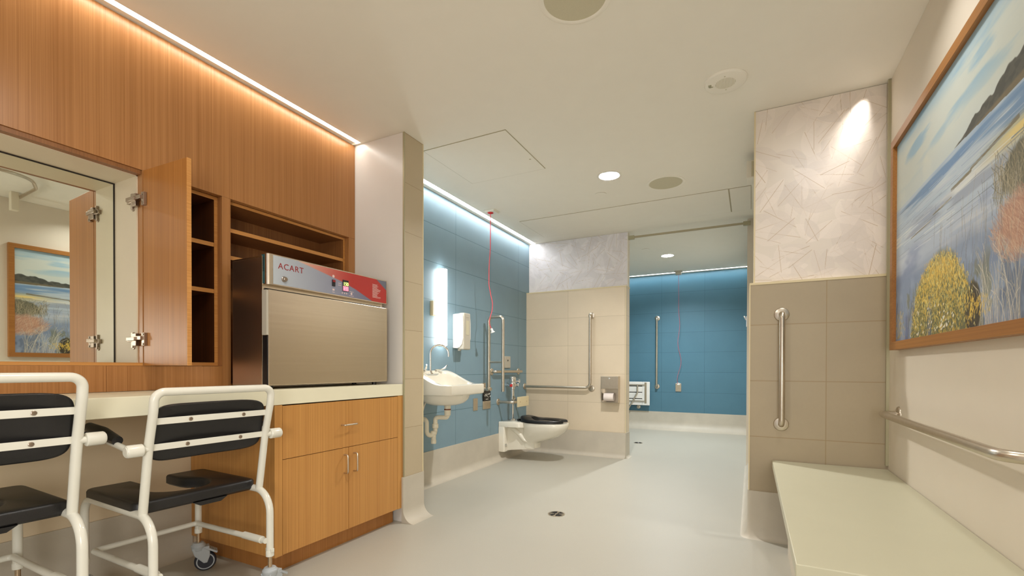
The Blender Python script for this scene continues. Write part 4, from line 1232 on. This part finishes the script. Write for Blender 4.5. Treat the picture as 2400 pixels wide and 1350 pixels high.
# ================================================================ SHOWER FITTINGS
t = thing('folding_shower_seat', 'white slatted shower seat folded up against the far blue wall', 'shower seat', (-1.9, YB, .41))
sx0, sx1, sz0, sz1 = -2.30, -1.578, .412, .825; ys = YB-.085
b = B()
zs_ = [(.412, .517), (.531, .629), (.643, .742), (.756, .825)]
b.box(sx1-.13, sx1, ys, ys+.022, sz0, sz1).box(sx0, sx0+.10, ys, ys+.022, sz0, sz1)
for z0, z1 in zs_: b.box(sx0+.10, sx1-.13, ys, ys+.022, z0, z1)
obj('slatted_top', b, M['plastic'], t, bevel=.006)
obj('slot_shade_backing', B().box(sx0+.05, sx1-.06, ys+.0225, ys+.026, sz0+.03, sz1-.03), M['blackp'], t, smooth=0)  # black sheet stands in for the shade inside the slat gaps
obj('side_strap', B().box(sx1-.088, sx1-.052, ys-.005, ys-.001, sz0+.035, sz1-.012), M['steel'], t, bevel=.001)
obj('seat_frame', B().tube([(sx0+.05, ys-.010, .772), (sx1-.09, ys-.010, .772)], .009, n=12).tube([(sx0+.05, ys-.010, .487), (sx1-.09, ys-.010, .487)], .008, n=12), M['steel'], t)
obj('leg', B().tube([(-1.785, ys-.020, .775), (-1.785, ys-.020, .640), (-1.965, ys-.026, .30), (-2.06, ys-.026, .30)], .0125, n=14, fillet=.03), M['steel'], t)
obj('wall_hook', B().tube([(-1.785, ys+.03, .50), (-1.785, ys+.03, .378), (-1.785, YB, .378)], .011, n=12, fillet=.03), M['steel'], t)
obj('flange', flange(B(), (-1.785, YB, .378), (0, -1, 0), .036), M['steel'], t)

t = thing('pull_cord_switch', 'ceiling pull cord box with faint red cord in the shower', 'pull cord', (-1.092, 8.25, H))
obj('box', B().box(-1.155, -1.030, 8.19, 8.31, H-.012, H).box(-1.135, -1.050, 8.205, 8.295, H-.060, H-.012), M['plastic_g'], t, bevel=.003)
cord = [(-1.092, 8.25, H-.06)]
for k in range(1, 30):
    z = H-.06-k*(H-.06-.80)/29; s_ = max(0, k-6)/14
    cord.append((-1.092+.020*math.sin(k*.62)*s_*1.2, 8.25+.17*k/29, z))
cord.append((-1.105, 8.42, .79))
obj('cord', B().tube(cord, .0022, n=8), M['pink'], t)
obj('tip', B().sphere((-1.107, 8.42, .785), (.025, .010, .012)), M['plastic'], t)
t = thing('pull_cord_plate', 'small steel wall plate at the lower end of the shower pull cord', 'wall plate', (-1.113, YB, .69))
obj('plate', B().box(-1.160, -1.066, YB-.012, YB-.001, .665, .805), M['steel'], t, bevel=.003)
obj('hook', B().tube([(-1.150, YB-.012, .800), (-1.113, YB-.03, .812), (-1.076, YB-.012, .800)], .005, n=8), M['plastic'], t)

t = thing('hand_shower_holder', 'chrome hand shower holder at the shower side wall edge', 'shower fitting', (-.045, 7.0, 1.6))
obj('arm', B().tube([(-.045, 7.0, 1.70), (-.065, 7.0, 1.715), (-.092, 7.0, 1.765)], .010, n=12), M['chrome'], t)
obj('wall_bracket', B().box(-.065, -.046, 6.97, 7.03, 1.62, 1.76), M['chrome'], t, bevel=.003)

t = thing('curtain_rail', 'flat pale curtain rail with steel end brackets across the shower opening', 'rail', (-.66, 5.62, 2.6))
obj('rail', B().box(-1.313, -.013, 5.606, 5.622, 2.612, 2.634), M['seam'], t, bevel=.002)
for x0 in (-1.316, -.085): obj('end_bracket', B().box(x0, x0+.072, 5.598, 5.630, 2.598, 2.642), M['strip'], t, bevel=.002)

# ================================================================ BENCH
t = thing('wall_bench', 'cream slab bench along the right wall under the steel grab bar', 'bench', (.40, 2.4, 0))
obj('seat_slab', B().box(.118, .688, 1.585, 3.308, .460, .500), M['bench'], t, bevel=.003)
obj('support_panel', B().box(.192, .68, 1.70, 3.10, .0, .459), M['paint'], t, smooth=0)

# ================================================================ CEILING THINGS
def disc(b, x, y, r, z0, z1, n=48): return b.cyl((x, y, z0), (x, y, z1), r, n=n)
def ring(b, x, y, ri, ro, z, h=.006, n=56):
    return b.lathe((x, y, z), (0, 0, -1), [(-.001, ri), (-.001, ro), (h*.5, ro), (h, (ri+ro)/2), (h*.4, ri), (-.001, ri)], n=n, caps=False)
for (x, y, r, lab) in ((-.695, 1.955, .137, 'large round ceiling speaker cut off by the top of the photo'), (-.676, 4.27, .140, 'round ceiling speaker right of the lit downlight')):
    t = thing('ceiling_speaker', lab, 'speaker', (x, y, H), 'round ceiling speakers')
    obj('rim', ring(B(), x, y, r, r+.022, H), M['ceil'], t)
    obj('mesh_grille', disc(B(), x, y, r+.002, H-.0015, H+.001), M['grille'], t)
t = thing('ceiling_alarm_speaker', 'white round alarm speaker with slotted grille near the leaf wallpaper', 'alarm speaker', (-.138, 2.90, H))
ax_, ay_ = -.138, 2.905
obj('disc', B().lathe((ax_, ay_, H), (0, 0, -1), [(-.003, .112), (.004, .112), (.012, .106), (.014, .098), (.014, .001)], n=56), M['ceil'], t)
b = B()
for k in range(-7, 8):
    w_ = math.sqrt(max(0, .052**2-(k*.0072)**2))
    b.box(ax_-.006-w_+.006, ax_+w_, ay_+k*.0072-.0014, ay_+k*.0072+.0014, H-.0148, H-.0138) if False else b.box(ax_+k*.0072-.0014, ax_+k*.0072+.0014, ay_-w_, ay_+w_, H-.0148, H-.0138)
obj('grille_slots', b, M['grille'], t, smooth=0)
obj('strobe', B().box(ax_-.088, ax_-.072, ay_-.020, ay_+.004, H-.0155, H-.0138).box(ax_-.084, ax_-.064, ay_+.002, ay_+.010, H-.0155, H-.0138), M['strip'], t, smooth=0)
for q in (-1, 1): obj('screw', B().cyl((ax_, ay_+q*.068, H-.0152), (ax_, ay_+q*.068, H-.0138), .004, n=10), M['grille'], t)

def downlight(x, y, lab, r=.088, power=30, col=(1, .95, .86), spread=150, group='recessed downlights'):
    t = thing('downlight', lab, 'light', (x, y, H), group)
    obj('trim', ring(B(), x, y, r-.004, r+.014, H, .004), M['white'], t)
    b = B(); n = 48; prof = [(-.001, .0858), (.030, .081), (.070, .068), (.100, .050)]
    R_ = [[(x+rr*(1 if i % 2 else .965)*math.cos(2*PI*i/n), y+rr*(1 if i % 2 else .965)*math.sin(2*PI*i/n), H+h) for i in range(n)] for h, rr in prof]
    b.rings(R_, False, True)
    obj('reflector', b, M['reflector'], t, smooth=12)
    obj('lamp_core', B().lathe((x, y, H+.098), (0, 0, -1), [(0, .030), (.010, .030), (.020, .018), (.022, .002)], n=20), M['lamp'], t)
    return t
M['reflector'] = mat('faceted_reflector', (.80, .84, .92), .22, 1.0)
downlight(-1.075, 3.895, 'lit round downlight on the ceiling before the shower opening')
downlight(-1.085, 7.04, 'small lit downlight on the ceiling inside the shower')
for (x, y, lab) in ((-1.258, 4.27, 'flush round sprinkler cover next to the lit downlight'), (-1.293, 6.53, 'flush round sprinkler cover inside the shower ceiling')):
    t = thing('ceiling_sprinkler_cover', lab, 'sprinkler', (x, y, H), 'sprinkler covers')
    obj('plate', disc(B(), x, y, .052, H-.005, H-.002), M['ceil'], t); obj('gap', disc(B(), x, y, .046, H-.002, H+.002), M['strip'], t)

def ceil_panel(name, lab, x0, x1, y0, y1, div=None, seam='strip'):
    t = thing(name, lab, 'panel', ((x0+x1)/2, (y0+y1)/2, H))
    g_ = .0035
    obj('gap', B().box(x0-g_, x1+g_, y0-g_, y1+g_, H-.0034, H+.002), M[seam], t, smooth=0)
    segs = [(x0, x1)] if div is None else [(x0, div[0]), (div[1], x1)]
    for a, c in segs: obj('board', B().box(a, c, y0, y1, H-.0042, H-.0012), M['ceil'], t, smooth=0)
    return t
t = ceil_panel('ceiling_access_panel', 'square flush access panel in the ceiling by the tiled column', -2.19, -1.50, 2.823, 3.51)
obj('latch', B().cyl((-1.535, 3.30, H-.006), (-1.535, 3.30, H-.004), .008, n=12), M['grille'], t)
ceil_panel('ceiling_panel_strip', 'long flush ceiling panel running across before the shower opening', -2.292, -.012, 4.665, 5.35, (-.196, -.184), 'seam')

# pull cord by the toilet
t = thing('emergency_pull_cord', 'ceiling pull cord with red ring and long red cord by the sink', 'pull cord', (-2.40, 4.22, H))
obj('box', B().box(-2.45, -2.345, 4.165, 4.275, H-.022, H).box(-2.46, -2.335, 4.155, 4.285, H-.006, H), M['white'], t, bevel=.003)
obj('ring', B().lathe((-2.405, 4.205, H-.022), (0, 0, -1), [(0, .030), (.006, .030), (.008, .022), (.012, .010), (.013, .003)], n=24), M['red'], t)
cp = [(-2.405, 4.205, H-.03), (-2.405, 4.205, 2.45), (-2.407, 4.205, 2.30), (-2.418, 4.200, 2.10), (-2.420, 4.200, 1.93), (-2.405, 4.215, 1.82), (-2.388, 4.222, 1.74), (-2.390, 4.218, 1.66), (-2.412, 4.20, 1.57), (-2.414, 4.20, 1.52), (-2.395, 4.215, 1.465)]
obj('cord', B().tube(cp, .0042, n=10, fillet=.2, seg=6), M['pink'], t)
obj('bell_tip', B().lathe((-2.397, 4.213, 1.475), (.28, .25, -1), [(0, .008), (.006, .012), (.03, .013), (.042, .024), (.046, .024), (.047, .01)], n=20), M['plastic'], t)

# small wall unit seen edge-on on the corridor side of the partition
t = thing('corridor_wall_unit', 'white wall unit with dark slot high at the edge of the leaf papered wall', 'wall unit', (-.02, 4.0, 2.51))
obj('case', B().box(-.040, .011, 3.95, 4.10, 2.50, 2.63), M['white'], t, bevel=.002)
obj('slot', B().box(-.006, .008, 3.944, 3.950, 2.51, 2.62), M['grille'], t, smooth=0)

# curtain track over the bench, seen in the mirror
t = thing('curved_curtain_track', 'curved steel curtain track under the ceiling seen in the mirror', 'track', (.2, 1.0, 2.6))
z = 2.655
obj('track', B().tube([(.68, 1.73, z), (.02, 1.715, z), (-.28, 1.60, z), (-.29, .2, z), (-.29, -1.0, z)], .013, n=12, fillet=[0, .2, .25, 0, 0], seg=10), M['steel'], t)
obj('hanger', B().box(.42, .48, 1.66, 1.715, 2.52, H), M['pvc'], t, bevel=.004)

# ---- floor drains
def drain(x, y, lab):
    t = thing('floor_drain', lab, 'drain', (x, y, 0), 'floor drains')
    obj('plate', B().cyl((x, y, 0), (x, y, .0025), .062, n=40), M['steel'], t)
    b = B()
    for k in range(4):
        r0 = .016+.011*k
        for q in range(4):
            a0_, a1_ = q*PI/2+.22, (q+1)*PI/2-.22
            pts = [(x+r0*math.cos(a0_+(a1_-a0_)*i/6), y+r0*math.sin(a0_+(a1_-a0_)*i/6), .0027) for i in range(7)]
            b.tube(pts, .0028, n=6)
    obj('slots', b, M['blackp'], t)
drain(-1.262, 3.183, 'round floor drain in the middle of the room floor')
drain(-1.43, 6.75, 'round floor drain inside the shower')

# ================================================================ LIGHTS
def area(name, loc, size, power, col=(1, .93, .82), shape='DISK', target=None, sy=None, spread=None):
    l = bpy.data.lights.new(name, 'AREA'); l.energy = power; l.color = col; l.shape = shape; l.size = size
    if sy: l.size_y = sy
    if spread: l.spread = math.radians(spread)
    o = bpy.data.objects.new(name, l); COL.objects.link(o); o.location = loc
    d = Vector((0, 0, -1)) if target is None else (Vector(target)-Vector(loc))
    o.rotation_euler = d.to_track_quat('-Z', 'Y').to_euler()
    return o
WARM = (1.0, .96, .90); NEUT = (1.0, .98, .96)
area('downlight_lamp', (-1.075, 3.895, H+.045), .10, 33, NEUT)
area('downlight_lamp', (-1.085, 7.04, H+.045), .10, 46, (.94, .98, 1.0))
area('downlight_lamp', (-.95, 1.0, H-.006), .17, 10, WARM, spread=160)  # unseen ceiling light without a fixture, added for even room light
area('downlight_lamp', (.30, 2.25, H-.006), .15, 3, NEUT, spread=140)
area('downlight_lamp', (-.4, -.6, H-.006), .17, 8, WARM, spread=160)  # likewise unseen and added, evens out the near half of the room
area('rear_fill_light', (.50, -1.2, 1.10), 1.0, 34, (1, .97, .93), 'RECTANGLE', (-2.8, 1.2, .62), 1.0)  # added fill out of view, brightens the knee wall under the counter
s = bpy.data.lights.new('wall_streak_light', 'SPOT'); s.energy = 12; s.color = (1, .97, .92); s.spot_size = math.radians(54); s.spot_blend = 1.0; s.shadow_soft_size = .02  # added light with no fixture, draws the bright streak on the wallpaper
so = bpy.data.objects.new('wall_streak_light', s); COL.objects.link(so); so.location = (.590, 3.296, 2.68)
so.rotation_euler = (Vector((.34, 3.375, 1.85))-Vector(so.location)).to_track_quat('-Z', 'Y').to_euler()

s2 = bpy.data.lights.new('wall_washer', 'SPOT'); s2.energy = 9; s2.color = (1, .97, .94); s2.spot_size = math.radians(62); s2.spot_blend = .8; s2.shadow_soft_size = .05
so2 = bpy.data.objects.new('wall_washer', s2); COL.objects.link(so2); so2.location = (.38, 2.3, 2.67)
so2.rotation_euler = (Vector((.34, 3.345, 2.05))-Vector(so2.location)).to_track_quat('-Z', 'Y').to_euler()
s3 = bpy.data.lights.new('wall_streak_light', 'SPOT'); s3.energy = 15; s3.color = (1, .97, .93); s3.spot_size = math.radians(28); s3.spot_blend = 1.0; s3.shadow_soft_size = .02  # second added beam, stretches the wallpaper streak further down
so3 = bpy.data.objects.new('wall_streak_light', s3); COL.objects.link(so3); so3.location = so.location
so3.rotation_euler = (Vector((.38, 3.352, 2.02))-Vector(so.location)).to_track_quat('-Z', 'Y').to_euler()
# rear wall left out: world light added there as soft frontal fill
wd = bpy.data.worlds.new('ambience'); SC.world = wd; wd.use_nodes = True
bg = wd.node_tree.nodes['Background']; bg.inputs['Color'].default_value = (1.0, .97, .94, 1); bg.inputs['Strength'].default_value = .55

vs = SC.view_settings
vs.view_transform = 'Standard'; vs.look = 'None'; vs.gamma = 1; vs.use_curve_mapping = False
vs.exposure = .46
